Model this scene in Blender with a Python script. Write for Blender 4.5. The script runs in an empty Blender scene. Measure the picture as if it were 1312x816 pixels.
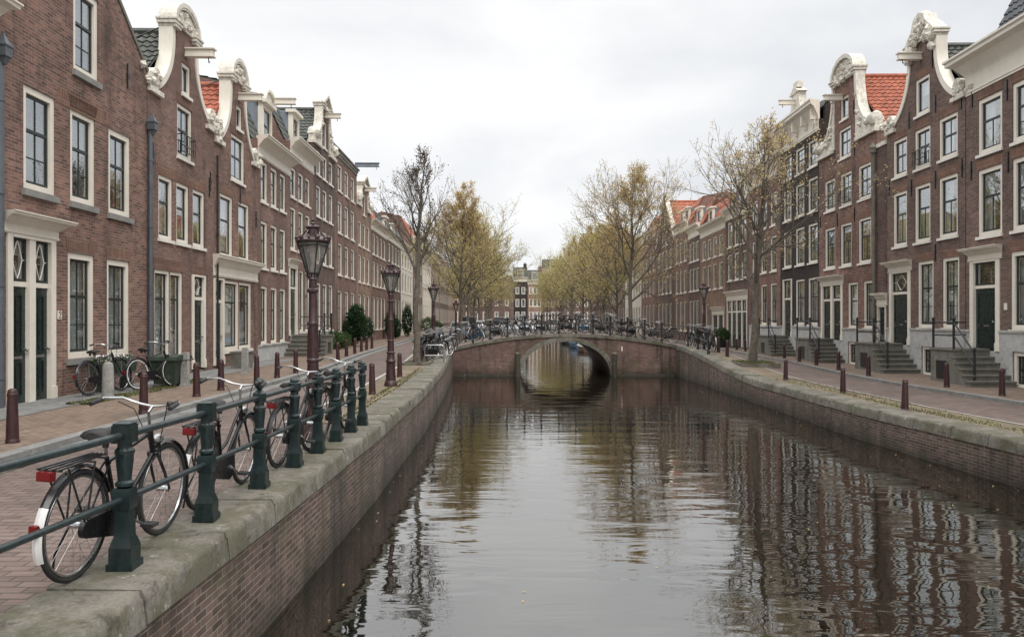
import bpy, bmesh, math, random
from mathutils import Vector, Matrix
from mathutils.geometry import delaunay_2d_cdt
random.seed(7)
sc = bpy.context.scene
COL = sc.collection
PI = math.pi
R = math.radians

# ------------------------------------------------------------------ helpers
class MB:
    """collects faces; build() links them as ONE mesh object"""
    def __init__(s): s.v = []; s.f = []; s.m = []
    def add(s, vs, fs, mi=0, M=None):
        o = len(s.v)
        if M is not None: vs = [M @ Vector(p) for p in vs]
        s.v.extend([tuple(p) for p in vs])
        for f in fs:
            s.f.append(tuple(i + o for i in f)); s.m.append(mi)
    def box(s, x0, x1, y0, y1, z0, z1, mi=0, M=None):
        vs = [(x0,y0,z0),(x1,y0,z0),(x1,y1,z0),(x0,y1,z0),(x0,y0,z1),(x1,y0,z1),(x1,y1,z1),(x0,y1,z1)]
        fs = [(0,3,2,1),(4,5,6,7),(0,1,5,4),(1,2,6,5),(2,3,7,6),(3,0,4,7)]
        s.add(vs, fs, mi, M)
    def tube(s, pts, r, n=6, mi=0, cap=True, M=None):
        pts = [Vector(p) for p in pts]
        rs = r if isinstance(r, (list, tuple)) else [r]*len(pts)
        vs = []; fs = []
        up = None
        for i, p in enumerate(pts):
            if i == 0: d = pts[1]-pts[0]
            elif i == len(pts)-1: d = pts[-1]-pts[-2]
            else: d = (pts[i+1]-pts[i]).normalized() + (pts[i]-pts[i-1]).normalized()
            if d.length < 1e-9: d = Vector((0,0,1))
            d.normalize()
            if up is None:
                a = Vector((0,0,1)) if abs(d.z) < .9 else Vector((1,0,0))
            else: a = up
            x = a.cross(d)
            if x.length < 1e-6: x = d.orthogonal()
            x.normalize(); y = d.cross(x); up = y
            for k in range(n):
                t = 2*PI*k/n
                vs.append(p + rs[i]*(math.cos(t)*x + math.sin(t)*y))
        for i in range(len(pts)-1):
            for k in range(n):
                a = i*n+k; b = i*n+(k+1)%n
                fs.append((a, b, b+n, a+n))
        if cap:
            fs.append(tuple(range(n-1, -1, -1)))
            o = (len(pts)-1)*n
            fs.append(tuple(range(o, o+n)))
        s.add(vs, fs, mi, M)
    def lathe(s, prof, n=16, mi=0, M=None, rot=0.0):
        vs = []; fs = []
        for (r, z) in prof:
            for k in range(n):
                t = 2*PI*k/n + rot
                vs.append((r*math.cos(t), r*math.sin(t), z))
        m = len(prof)
        for i in range(m-1):
            for k in range(n):
                a = i*n+k; b = i*n+(k+1)%n
                fs.append((a, b, b+n, a+n))
        fs.append(tuple(range(n-1, -1, -1)))
        fs.append(tuple(range((m-1)*n, m*n)))
        s.add(vs, fs, mi, M)
    def prism(s, poly, y0, y1, mi=0, M=None):
        """poly: (x,z) points counter-clockwise seen from -y; extruded y0..y1"""
        n = len(poly)
        vs = [(x, y0, z) for x, z in poly] + [(x, y1, z) for x, z in poly]
        fs = [tuple(range(n)), tuple(range(2*n-1, n-1, -1))]
        for i in range(n):
            j = (i+1) % n
            fs.append((i, i+n, j+n, j))
        s.add(vs, fs, mi, M)
    def ribbon(s, pts, win, wout, y0, y1, mi=0, M=None):
        """band that follows an (x,z) polyline: win to its right side, wout to its left side"""
        n = len(pts); A = []; B = []
        for i in range(n):
            p = Vector(pts[max(i-1, 0)]); q = Vector(pts[min(i+1, n-1)])
            d = (q-p)
            if d.length < 1e-9: d = Vector((1, 0))
            d.normalize()
            nn = Vector((-d.y, d.x))
            c = Vector(pts[i])
            A.append(c - nn*win); B.append(c + nn*wout)
        vs = []
        for i in range(n):
            vs += [(A[i].x, y0, A[i].y), (B[i].x, y0, B[i].y), (B[i].x, y1, B[i].y), (A[i].x, y1, A[i].y)]
        fs = []
        for i in range(n-1):
            o = i*4
            for k in range(4):
                l = (k+1) % 4
                fs.append((o+k, o+4+k, o+4+l, o+l))
        fs.append((0, 1, 2, 3)); o = (n-1)*4; fs.append((o+3, o+2, o+1, o))
        s.add(vs, fs, mi, M)
    def blob(s, c, r, seed=0, amp=.25, mi=0, n=10, m=7, sc3=(1,1,1)):
        rg = random.Random(seed)
        vs = []; fs = []
        vs.append((c[0], c[1], c[2]-r*sc3[2]))
        for i in range(1, m):
            ph = -PI/2 + PI*i/m
            for k in range(n):
                t = 2*PI*k/n
                rr = r*(1+rg.uniform(-amp, amp))
                vs.append((c[0]+rr*sc3[0]*math.cos(ph)*math.cos(t), c[1]+rr*sc3[1]*math.cos(ph)*math.sin(t), c[2]+rr*sc3[2]*math.sin(ph)))
        vs.append((c[0], c[1], c[2]+r*sc3[2]))
        for k in range(n): fs.append((0, 1+(k+1) % n, 1+k))
        for i in range(m-2):
            for k in range(n):
                a = 1+i*n+k; b = 1+i*n+(k+1) % n
                fs.append((a, b, b+n, a+n))
        L = len(vs)-1; o = 1+(m-2)*n
        for k in range(n): fs.append((o+k, o+(k+1) % n, L))
        s.add(vs, fs, mi)
    def mesh(s, name, mats, smooth=True, fix=True, ang=38):
        me = bpy.data.meshes.new(name)
        me.from_pydata(s.v, [], s.f)
        if not isinstance(mats, (list, tuple)): mats = [mats]
        for m in mats: me.materials.append(m)
        if len(mats) > 1: me.polygons.foreach_set('material_index', s.m)
        if fix:
            bm = bmesh.new(); bm.from_mesh(me)
            bmesh.ops.recalc_face_normals(bm, faces=bm.faces)
            bm.to_mesh(me); bm.free()
        if smooth:
            me.polygons.foreach_set('use_smooth', [True]*len(me.polygons))
            me.set_sharp_from_angle(angle=R(ang))
        me.update()
        return me
    def build(s, name, mats, parent=None, **k):
        o = bpy.data.objects.new(name, s.mesh(name, mats, **k))
        COL.objects.link(o)
        if parent is not None: o.parent = parent
        return o

def put(name, me, parent=None, loc=(0,0,0)):
    o = bpy.data.objects.new(name, me); COL.objects.link(o)
    if parent is not None: o.parent = parent
    o.location = loc
    return o
def tag(o, label=None, cat=None, group=None, kind=None):
    if label: o['label'] = label
    if cat: o['category'] = cat
    if group: o['group'] = group
    if kind: o['kind'] = kind
    return o
def empty(name, loc=(0,0,0), rz=0, label=None, cat=None, group=None):
    o = bpy.data.objects.new(name, None); COL.objects.link(o)
    o.location = loc; o.rotation_euler = (0, 0, rz); o.empty_display_size = .2
    return tag(o, label, cat, group)
def copy_tree(o, parent=None):
    c = o.copy(); COL.objects.link(c)
    if parent is not None: c.parent = parent
    for ch in list(o.children): copy_tree(ch, c)
    return c
def sm(t):
    t = max(0.0, min(1.0, t)); return t*t*(3-2*t)
def lerp(a, b, t): return a+(b-a)*t
def interp(tab, y):
    if y <= tab[0][0]: return tab[0][1]
    for (a, b), (c, d) in zip(tab, tab[1:]):
        if y <= c: return lerp(b, d, (y-a)/(c-a))
    return tab[-1][1]

# ------------------------------------------------------------------ materials
class NT:
    def __init__(s, name):
        s.mat = bpy.data.materials.new(name); s.mat.use_nodes = True
        s.t = s.mat.node_tree; s.n = s.t.nodes; s.l = s.t.links
        s.b = s.n['Principled BSDF']; s.out = s.n['Material Output']
    def new(s, typ, **k):
        nd = s.n.new(typ)
        for a, v in k.items(): setattr(nd, a, v)
        return nd
    def link(s, a, b): s.l.new(a, b)
    def coord(s, kind='Object'): return s.new('ShaderNodeTexCoord').outputs[kind]
    def noise(s, vec, scale, detail=4, rough=.6, dist=0):
        n = s.new('ShaderNodeTexNoise'); n.inputs['Scale'].default_value = scale
        n.inputs['Detail'].default_value = detail; n.inputs['Roughness'].default_value = rough
        n.inputs['Distortion'].default_value = dist
        if vec is not None: s.link(vec, n.inputs['Vector'])
        return n.outputs['Fac']
    def mapping(s, vec, scale=(1,1,1), rot=(0,0,0), loc=(0,0,0)):
        m = s.new('ShaderNodeMapping'); m.inputs['Scale'].default_value = scale
        m.inputs['Rotation'].default_value = rot; m.inputs['Location'].default_value = loc
        s.link(vec, m.inputs['Vector']); return m.outputs['Vector']
    def ramp(s, fac, stops):
        r = s.new('ShaderNodeValToRGB'); e = r.color_ramp.elements
        e[0].position, e[0].color = stops[0][0], tuple(stops[0][1])+(1,)
        e[1].position, e[1].color = stops[-1][0], tuple(stops[-1][1])+(1,)
        for p, c in stops[1:-1]:
            k = e.new(p); k.color = tuple(c)+(1,)
        s.link(fac, r.inputs['Fac']); return r.outputs['Color']
    def mix(s, a, b, fac, mode='MIX'):
        m = s.new('ShaderNodeMix'); m.data_type = 'RGBA'; m.blend_type = mode
        for sock, val in ((m.inputs[0], fac), (m.inputs[6], a), (m.inputs[7], b)):
            if hasattr(val, 'is_linked') or isinstance(val, bpy.types.NodeSocket): s.link(val, sock)
            elif isinstance(val, (int, float)): sock.default_value = val
            else: sock.default_value = tuple(val)+(1,)
        return m.outputs[2]
    def math(s, op, a, b=None):
        m = s.new('ShaderNodeMath', operation=op)
        for i, val in enumerate((a, b)):
            if val is None: continue
            if isinstance(val, (int, float)): m.inputs[i].default_value = val
            else: s.link(val, m.inputs[i])
        return m.outputs[0]
    def bump(s, h, strength=.3, dist=.01, prev=None):
        b = s.new('ShaderNodeBump'); b.inputs['Strength'].default_value = strength
        b.inputs['Distance'].default_value = dist; s.link(h, b.inputs['Height'])
        if prev is not None: s.link(prev, b.inputs['Normal'])
        return b.outputs['Normal']
    def set(s, color=None, rough=None, normal=None, metal=None, spec=None):
        for key, val in (('Base Color', color), ('Roughness', rough), ('Metallic', metal), ('Specular IOR Level', spec)):
            if val is None: continue
            if isinstance(val, bpy.types.NodeSocket): s.link(val, s.b.inputs[key])
            elif isinstance(val, (int, float)): s.b.inputs[key].default_value = val
            else: s.b.inputs[key].default_value = tuple(val)+(1,)
        if normal is not None: s.link(normal, s.b.inputs['Normal'])
        return s.mat
    def wallvec(s):
        c = s.new('ShaderNodeSeparateXYZ'); s.link(s.coord('Object'), c.inputs[0])
        k = s.new('ShaderNodeCombineXYZ')
        s.link(s.math('ADD', c.outputs[0], c.outputs[1]), k.inputs[0]); s.link(c.outputs[2], k.inputs[1])
        return k.outputs[0], c.outputs

def brick_mat(name, c1, c2, mortar, bw=.21, rh=.066, ms=.007, wall=True, stain=.5, rot=0, bumpd=.006, var=.35, extra=None, seed=0.0):
    m = NT(name)
    if wall: vec, sep = m.wallvec()
    else: vec = m.mapping(m.coord('Object'), rot=(0,0,rot)); sep = None
    obj = m.coord('Object')
    b = m.new('ShaderNodeTexBrick'); b.offset = .5
    m.link(vec, b.inputs['Vector'])
    for k, v in (('Scale', 1.0), ('Mortar Size', ms), ('Mortar Smooth', .3), ('Bias', 0.0), ('Brick Width', bw), ('Row Height', rh)):
        b.inputs[k].default_value = v
    b.inputs['Color1'].default_value = tuple(c1)+(1,); b.inputs['Color2'].default_value = tuple(c2)+(1,)
    b.inputs['Mortar'].default_value = tuple(mortar)+(1,)
    col = b.outputs['Color']
    # patchy firing and weather
    n1 = m.noise(m.mapping(obj, loc=(seed, seed*.7, 0)), .55, 5, .65)
    col = m.mix(col, m.ramp(n1, [(.3, (1-var,)*3), (.7, (1+var*.5, 1+var*.42, 1+var*.4))]), 1.0, 'MULTIPLY')
    n2 = m.noise(m.mapping(vec, scale=(1.6, 7, 1), loc=(seed, 0, 0)), 2.2, 3, .6)
    col = m.mix(col, m.ramp(n2, [(.32, (.72, .68, .66)), (.68, (1.22, 1.2, 1.2))]), .6, 'MULTIPLY')
    if stain:
        n3 = m.noise(m.mapping(obj, scale=(1.1, 1.1, .16), loc=(seed*2, 0, 0)), 1.3, 5, .7)
        col = m.mix(col, (.035, .03, .027), m.math('MULTIPLY', m.ramp(n3, [(.53, (0,0,0)), (.70, (1,1,1))]), stain))
        n4 = m.noise(m.mapping(obj, loc=(3+seed, 9, 2)), 1.7, 6, .72)
        col = m.mix(col, (.42, .37, .34), m.math('MULTIPLY', m.ramp(n4, [(.62, (0,0,0)), (.82, (1,1,1))]), stain*.45))
    if extra: col = extra(m, col, sep, obj)
    h = m.math('SUBTRACT', m.math('MULTIPLY', m.noise(obj, 40, 2), .35), b.outputs['Fac'])
    return m.set(col, .88, m.bump(h, .7, bumpd), spec=.25)

def plain(name, c, rough=.6, metal=0, var=.15, scale=3, spec=.5, bump=0, bscale=20, dirt=0, dirtc=(.1,.09,.08), dscale=1.5):
    m = NT(name); o = m.coord('Object')
    col = m.mix(c, m.ramp(m.noise(o, scale, 4), [(.3, (1-var,)*3), (.7, (1+var,)*3)]), 1.0, 'MULTIPLY')
    if dirt:
        n = m.noise(m.mapping(o, scale=(1,1,.35)), dscale, 6, .7)
        col = m.mix(col, dirtc, m.math('MULTIPLY', m.ramp(n, [(.48, (0,0,0)), (.72, (1,1,1))]), dirt))
    nm = m.bump(m.noise(o, bscale, 4), .5, bump) if bump else None
    rg = m.ramp(m.noise(o, scale*2.3, 3), [(.3, (max(rough-.1, .02),)*3), (.7, (min(rough+.1, 1),)*3)])
    return m.set(col, rg, nm, metal, spec)

MOR = (.27, .235, .195)
M = {}
M['brick_red'] = brick_mat('brick_red', (.27,.150,.118), (.120,.072,.060), MOR, stain=.75, seed=1)
M['brick_rose'] = brick_mat('brick_rose', (.235,.138,.112), (.138,.083,.069), MOR, stain=.7, seed=5)
M['brick_brown'] = brick_mat('brick_brown', (.195,.125,.104), (.105,.070,.059), (.23,.2,.175), stain=.7, seed=11)
M['brick_umber'] = brick_mat('brick_umber', (.155,.097,.079), (.085,.056,.047), (.19,.165,.145), stain=.7, seed=17)
M['brick_black'] = brick_mat('brick_black', (.052,.042,.038), (.036,.03,.028), (.05,.044,.04), stain=.3, seed=23)
M['brick_tan'] = brick_mat('brick_tan', (.30,.19,.135), (.22,.135,.10), (.34,.3,.26), stain=.4, seed=29)
M['render_cream'] = plain('render_cream', (.62,.57,.49), .8, dirt=.35, dirtc=(.3,.27,.23))
M['brick_arch'] = brick_mat('brick_arch', (0.215,0.114,0.077), (0.146,0.079,0.057), (.25,.21,.175), bw=.066, rh=.24, stain=.35, seed=3)

def quay_extra(m, col, sep, obj):
    z = sep[2]
    wet = m.new('ShaderNodeMapRange'); m.link(z, wet.inputs[0])
    for i, v in ((1, -1.09), (2, -.62), (3, 1.0), (4, 0.0)): wet.inputs[i].default_value = v
    n = m.noise(m.mapping(obj, scale=(1,1,.5)), 2.0, 5, .7)
    w = m.math('MULTIPLY', wet.outputs[0], m.ramp(n, [(.3, (.35,)*3), (.65, (1,1,1))]))
    col = m.mix(col, (.02, .019, .012), w)
    n2 = m.noise(m.mapping(obj, loc=(4,2,1)), 1.1, 6, .72)
    col = m.mix(col, (.06, .064, .03), m.math('MULTIPLY', m.ramp(n2, [(.50, (0,0,0)), (.68, (1,1,1))]), .65))
    n5 = m.noise(m.mapping(obj, scale=(2.2, 2.2, .12), loc=(1,7,0)), 1.6, 5, .7)          # run-off streaks from the coping
    col = m.mix(col, (.03, .027, .02), m.math('MULTIPLY', m.ramp(n5, [(.52, (0,0,0)), (.66, (1,1,1))]), .6))
    return col
M['quay_brick'] = brick_mat('quay_brick', (.155,.106,.087), (.068,.048,.040), (.25,.22,.185), bw=.2, rh=.06, ms=.006, stain=1.0, extra=quay_extra, seed=31, bumpd=.012)
M['bridge_brick'] = brick_mat('bridge_brick', (.20,.118,.10), (.12,.074,.064), (.19,.165,.14), stain=1.0, extra=quay_extra, seed=37)

def stone_mat(name, c, moss=.5, mossc=(.10,.105,.05), rough=.85, var=.3):
    m = NT(name); o = m.coord('Object')
    col = m.mix(c, m.ramp(m.noise(o, 1.3, 6, .7), [(.28, (1-var,)*3), (.72, (1+var*.6,)*3)]), 1.0, 'MULTIPLY')
    col = m.mix(col, m.ramp(m.noise(o, 28, 3), [(.3, (.8,)*3), (.7, (1.18,)*3)]), 1.0, 'MULTIPLY')
    n = m.noise(m.mapping(o, loc=(2,5,1)), 1.6, 7, .74)
    col = m.mix(col, mossc, m.math('MULTIPLY', m.ramp(n, [(.44, (0,0,0)), (.66, (1,1,1))]), moss))
    n2 = m.noise(m.mapping(o, loc=(8,1,3)), 3.1, 6, .74)
    col = m.mix(col, (.05,.047,.04), m.math('MULTIPLY', m.ramp(n2, [(.52, (0,0,0)), (.7, (1,1,1))]), .55))
    n3 = m.noise(m.mapping(o, loc=(5,7,9)), 5, 5, .7)
    col = m.mix(col, (.5,.47,.42), m.math('MULTIPLY', m.ramp(n3, [(.62, (0,0,0)), (.74, (1,1,1))]), .45))
    return m.set(col, rough, m.bump(m.noise(o, 22, 6, .7), .5, .012), spec=.3)
def coping_mat():
    m = NT('coping_stone'); o = m.coord('Object')
    col = m.mix((.165,.153,.13), m.ramp(m.noise(o, .9, 7, .72), [(.30, (.50,.49,.46)), (.5, (.95,.94,.92)), (.72, (1.35,1.33,1.3))]), 1.0, 'MULTIPLY')
    col = m.mix(col, m.ramp(m.noise(m.mapping(o, loc=(3,3,3)), 35, 4, .7), [(.3, (.72,)*3), (.7, (1.25,)*3)]), .8, 'MULTIPLY')
    moss = m.ramp(m.noise(m.mapping(o, loc=(2,5,1)), 1.9, 9, .78), [(.47, (0,0,0)), (.56, (1,1,1))])
    col = m.mix(col, (.07,.068,.034), m.math('MULTIPLY', moss, .6))
    drk = m.ramp(m.noise(m.mapping(o, loc=(8,1,3)), 4.3, 9, .78), [(.55, (0,0,0)), (.62, (1,1,1))])
    col = m.mix(col, (.045,.04,.032), m.math('MULTIPLY', drk, .7))
    lich = m.ramp(m.noise(m.mapping(o, loc=(5,7,9)), 7, 6, .7), [(.62, (0,0,0)), (.67, (1,1,1))])
    col = m.mix(col, (.42,.40,.35), m.math('MULTIPLY', lich, .5))
    n1 = m.bump(m.noise(o, 5, 8, .75), .6, .03); n2 = m.bump(m.noise(o, 45, 4, .7), .5, .006, n1)
    return m.set(col, .88, n2, spec=.25)
M['coping'] = coping_mat()
M['stone'] = stone_mat('grey_stone', (.30,.29,.27), .25)
M['stone_step'] = stone_mat('step_stone', (.17,.16,.14), .3)
M['bluestone'] = stone_mat('pale_plinth_stone', (.44,.435,.42), .12, var=.18)
M['kerb'] = stone_mat('kerb_stone', (.22,.215,.205), .1, rough=.7)
M['road'] = brick_mat('street_brick', (.19,.145,.127), (.132,.10,.087), (.085,.075,.063), bw=.21, rh=.105, ms=.008, wall=False, stain=.25, seed=41, var=.22, bumpd=.008)
M['pave'] = brick_mat('pavement_brick', (.235,.175,.13), (.175,.13,.098), (.10,.09,.075), bw=.2, rh=.1, ms=.008, wall=False, stain=.3, seed=43, var=.25, rot=R(90))
M['slab'] = stone_mat('slab_stone', (.20,.197,.19), .2)
def strip_extra(m, col, sep, obj):
    n = m.noise(obj, 1.1, 6, .7)
    return m.mix(col, (.11,.115,.05), m.math('MULTIPLY', m.ramp(n, [(.46, (0,0,0)), (.66, (1,1,1))]), .7))
M['strip'] = brick_mat('quay_strip_brick', (.25,.195,.14), (.19,.145,.105), (.12,.11,.085), bw=.2, rh=.1, ms=.009, wall=False, stain=.3, extra=strip_extra, seed=47)
M['ground'] = plain('dull_earth', (.12,.105,.09), .95)
M['line'] = plain('road_line_stone', (.36,.345,.32), .8, dirt=.7, dirtc=(.25,.22,.2), dscale=4)
M['white'] = plain('cream_white_paint', (.70,.65,.56), .55, var=.06, dirt=.22, dirtc=(.42,.38,.32))
M['sill'] = plain('sill_paint', (.72,.69,.62), .6, var=.1, dirt=.3, dirtc=(.28,.26,.23))
M['stone_sill'] = plain('stone_sill', (.2,.195,.18), .8, var=.2)
M['carved'] = plain('weathered_white_stone', (.64,.60,.52), .8, var=.25, scale=8, bump=.03, bscale=12, dirt=.6, dirtc=(.28,.25,.21), dscale=5)
M['sash'] = plain('dark_green_sash', (.016,.022,.021), .4, var=.2)
M['sash_white'] = plain('white_sash', (.68,.65,.58), .5, var=.06)
M['door'] = plain('dark_green_door', (.010,.020,.018), .28, var=.25)
M['door_dark'] = plain('dark_door', (.014,.015,.016), .35, var=.25)
M['lead'] = plain('lead_grey', (.2,.23,.26), .6, var=.2, dirt=.4, dirtc=(.1,.1,.11))
M['zinc'] = plain('zinc_pipe', (.10,.115,.13), .5, var=.2, metal=.3)
M['iron'] = plain('black_iron', (.014,.014,.015), .45, var=.3)
M['rail_green'] = plain('rail_green_paint', (.006,.016,.016), .34, var=.35, scale=9, dirt=.25, dirtc=(.05,.06,.05), dscale=9, bump=.002, bscale=60)
M['rail_grey'] = plain('rail_worn_paint', (.013,.023,.024), .36, var=.3, scale=12, dirt=.35, dirtc=(.09,.095,.09), dscale=14)
M['maroon'] = plain('maroon_paint', (.042,.014,.015), .45, var=.35, scale=8, dirt=.35, dirtc=(.02,.012,.012), dscale=6, bump=.002, bscale=40)
M['lampost'] = plain('lamp_maroon', (.035,.012,.013), .38, var=.4, scale=14, dirt=.3, dirtc=(.10,.085,.075), dscale=12)
M['black_paint'] = plain('bike_black', (.008,.008,.009), .25, var=.2)
M['rubber'] = plain('tyre_rubber', (.018,.018,.019), .75, var=.2, dirt=.3, dirtc=(.09,.08,.07), dscale=8)
M['chrome'] = plain('bike_chrome', (.46,.46,.46), .25, metal=1, var=.1)
M['dull_metal'] = plain('dull_steel', (.36,.35,.34), .4, metal=.9, var=.2)
M['saddle'] = plain('saddle_leather', (.012,.010,.009), .65, var=.2)
M['white_guard'] = plain('white_mudguard', (.72,.71,.69), .4, var=.06, dirt=.15)
M['red'] = plain('red_reflector', (.15,.008,.009), .2, var=.15)
M['curtain'] = plain('curtain_cloth', (.72,.71,.69), .95, var=.06)
M['drape'] = plain('drape_cloth', (.33,.31,.29), .95, var=.15)
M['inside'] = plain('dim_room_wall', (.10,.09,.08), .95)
M['tile_dark'] = plain('dark_pantile', (.050,.054,.046), .6, var=.45, scale=3, dirt=.5, dirtc=(.10,.11,.065), dscale=4)
M['tile_grey'] = plain('slate_pantile', (.042,.046,.05), .55, var=.4, scale=3, dirt=.4, dirtc=(.11,.105,.10), dscale=4)
M['tile_red'] = plain('red_pantile', (.33,.095,.05), .75, var=.4, scale=4, dirt=.5, dirtc=(.12,.055,.04), dscale=4)
M['bark'] = plain('tree_bark', (.105,.09,.07), .95, var=.4, scale=6, bump=.03, bscale=14, dirt=.4, dirtc=(.085,.09,.045), dscale=3)
M['twig_dark'] = plain('dark_twig', (.13,.108,.085), .95, var=.3)
M['bark_grey'] = plain('tree_twig', (.15,.12,.09), .95, var=.3)
M['glassbin'] = plain('bin_green', (.03,.045,.03), .5, var=.3)
M['soil'] = plain('soil', (.08,.062,.045), 1, var=.3)
M['boat_blue'] = plain('boat_tarp_blue', (.035,.09,.16), .5, var=.2)
M['boat_wood'] = plain('boat_wood', (.10,.06,.04), .5, var=.2)
M['boat_grey'] = plain('boat_tarp_grey', (.32,.33,.34), .6, var=.15)

def glass_mat():
    m = NT('window_glass'); m.n.remove(m.b)
    t = m.new('ShaderNodeBsdfTransparent'); t.inputs[0].default_value = (.90,.93,.92,1)
    g = m.new('ShaderNodeBsdfGlossy'); g.inputs['Roughness'].default_value = .015
    g.inputs['Color'].default_value = (.95,.97,1,1)
    g_n = m.bump(m.noise(m.coord('Object'), .8, 0, .4), .06, .01); m.link(g_n, g.inputs['Normal'])
    f = m.new('ShaderNodeLayerWeight'); f.inputs['Blend'].default_value = .5      # same for both faces of the pane
    fac = m.math('MINIMUM', m.math('ADD', m.math('MULTIPLY', m.math('POWER', f.outputs['Facing'], 3.0), .8), .17), .95)
    x = m.new('ShaderNodeMixShader'); m.link(fac, x.inputs[0]); m.link(t.outputs[0], x.inputs[1]); m.link(g.outputs[0], x.inputs[2])
    m.link(x.outputs[0], m.out.inputs[0]); return m.mat
M['glass'] = glass_mat()
def lamp_glass():
    m = NT('lantern_glass'); m.n.remove(m.b)
    t = m.new('ShaderNodeBsdfTransparent'); t.inputs[0].default_value = (.80,.79,.76,1)
    g = m.new('ShaderNodeBsdfGlossy'); g.inputs['Roughness'].default_value = .06
    d = m.new('ShaderNodeBsdfDiffuse'); d.inputs[0].default_value = (.55,.53,.5,1)
    x0 = m.new('ShaderNodeMixShader'); x0.inputs[0].default_value = .22
    m.link(t.outputs[0], x0.inputs[1]); m.link(d.outputs[0], x0.inputs[2])
    f = m.new('ShaderNodeFresnel'); f.inputs['IOR'].default_value = 1.5
    x = m.new('ShaderNodeMixShader'); m.link(f.outputs[0], x.inputs[0]); m.link(x0.outputs[0], x.inputs[1]); m.link(g.outputs[0], x.inputs[2])
    m.link(x.outputs[0], m.out.inputs[0]); return m.mat
M['lantern'] = lamp_glass()
def leaf_mat(name, stops, trans=.35):
    m = NT(name)
    geo = m.new('ShaderNodeNewGeometry')
    n = m.noise(m.coord('Object'), .9, 3)
    f = m.math('ADD', m.math('MULTIPLY', geo.outputs['Random Per Island'], .6), m.math('MULTIPLY', n, .4))
    col = m.ramp(f, stops)
    m.set(col, .7, spec=.2)
    tr = m.new('ShaderNodeBsdfTranslucent'); m.link(col, tr.inputs[0])
    x = m.new('ShaderNodeMixShader'); x.inputs[0].default_value = trans
    m.link(m.b.outputs[0], x.inputs[1]); m.link(tr.outputs[0], x.inputs[2]); m.link(x.outputs[0], m.out.inputs[0])
    return m.mat
M['leaf_khaki'] = leaf_mat('spring_bud_khaki', [(.15, (.46,.33,.17)), (.5, (.60,.46,.24)), (.85, (.60,.51,.22))], .55)
M['leaf_green'] = leaf_mat('spring_leaf_green', [(.15, (.60,.47,.23)), (.5, (.58,.50,.20)), (.85, (.48,.49,.14))], .55)
M['leaf_dark'] = leaf_mat('evergreen_leaf', [(.1, (.012,.03,.012)), (.5, (.022,.05,.02)), (.9, (.04,.075,.028))], .15)
M['leaf_shrub'] = leaf_mat('shrub_leaf', [(.1, (.03,.055,.02)), (.5, (.05,.09,.03)), (.9, (.09,.12,.04))], .2)
M['leaf_bare'] = leaf_mat('brown_bud', [(.2, (.07,.045,.03)), (.8, (.13,.09,.05))], .2)
M['grass'] = leaf_mat('grass_blade', [(.1, (.08,.095,.035)), (.5, (.12,.13,.05)), (.9, (.18,.155,.075))], .3)

def water_mat():
    m = NT('canal_water'); o = m.coord('Object')
    n1 = m.noise(m.mapping(o, scale=(.55, 1.7, 1)), 1.0, 3, .5, .4)
    n2 = m.noise(m.mapping(o, scale=(1.6, 4.2, 1), rot=(0,0,.2)), 1.0, 3, .5, .3)
    n3 = m.noise(m.mapping(o, scale=(.12, .2, 1)), 1.0, 2, .5)      # calm and ruffled patches
    amp = m.ramp(n3, [(.35, (.35,)*3), (.65, (1,1,1))])
    h = m.math('ADD', m.math('MULTIPLY', n1, 1.0), m.math('MULTIPLY', m.math('MULTIPLY', n2, .15), amp))
    nm = m.bump(h, 1.0, .0145)
    m.set((.005,.0038,.0016), .6, nm, spec=0)
    g = m.new('ShaderNodeBsdfGlossy'); g.inputs['Roughness'].default_value = .02; g.inputs['Color'].default_value = (.975,.965,.95,1); m.link(nm, g.inputs['Normal'])
    lw = m.new('ShaderNodeLayerWeight'); lw.inputs['Blend'].default_value = .5; m.link(nm, lw.inputs['Normal'])
    fac = m.math('ADD', m.math('MULTIPLY', m.math('POWER', lw.outputs['Facing'], 4.0), .60), .265)
    x = m.new('ShaderNodeMixShader'); m.link(fac, x.inputs[0]); m.link(m.b.outputs[0], x.inputs[1]); m.link(g.outputs[0], x.inputs[2]); m.link(x.outputs[0], m.out.inputs[0])
    return m.mat
M['water'] = water_mat()

# ------------------------------------------------------------------ terrain
QL = [(-30,-2.35),(4,-2.3),(7.5,-2.2),(12,-2.1),(19,-2.13),(28,-2.42),(38,-2.87),(48,-2.9),(400,-2.9)]
QR = [(-30,8.9),(12,8.45),(18,8.05),(30,8.05),(38,8.0),(400,8.0)]
KL = [(-30,-5.9),(9,-6.0),(12,-6.08),(26,-6.25),(33,-6.7),(42,-7.15),(60,-8),(400,-9)]
KR = [(-30,12.6),(18,12.05),(23,11.8),(30,11.95),(36,12.45),(47,13.5),(60,13.8),(400,13.9)]
def ql(y): return interp(QL, y)
def qr(y): return interp(QR, y)
def kl(y): return interp(KL, y)
def kr(y): return interp(KR, y)
def fl(y): return -9.0-.02*y
def fr(y): return 14.0+.02*y
BY0, BY1 = 38.0, 46.5
def bumpy(Y): return sm((Y-25)/13)*(1-sm((Y-47)/14))
def zl(X, Y): return .24*bumpy(Y)*(1-sm((-2.87-X)/5.5))
def zr(X, Y): return -.35+.73*bumpy(Y)*(1-sm((X-8)/5.5))
def zdeck(X):
    return .92-.68*((2.6-X)/5.47)**2 if X < 2.6 else .92-.54*((X-2.6)/5.4)**2
WZ = -1.1
def ysteps(a, b, s=1.0, s2=6.0):
    ys = []; y = a
    while y < b:
        ys.append(y); y += s if y < 70 else s2
    ys.append(b); return ys
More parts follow.
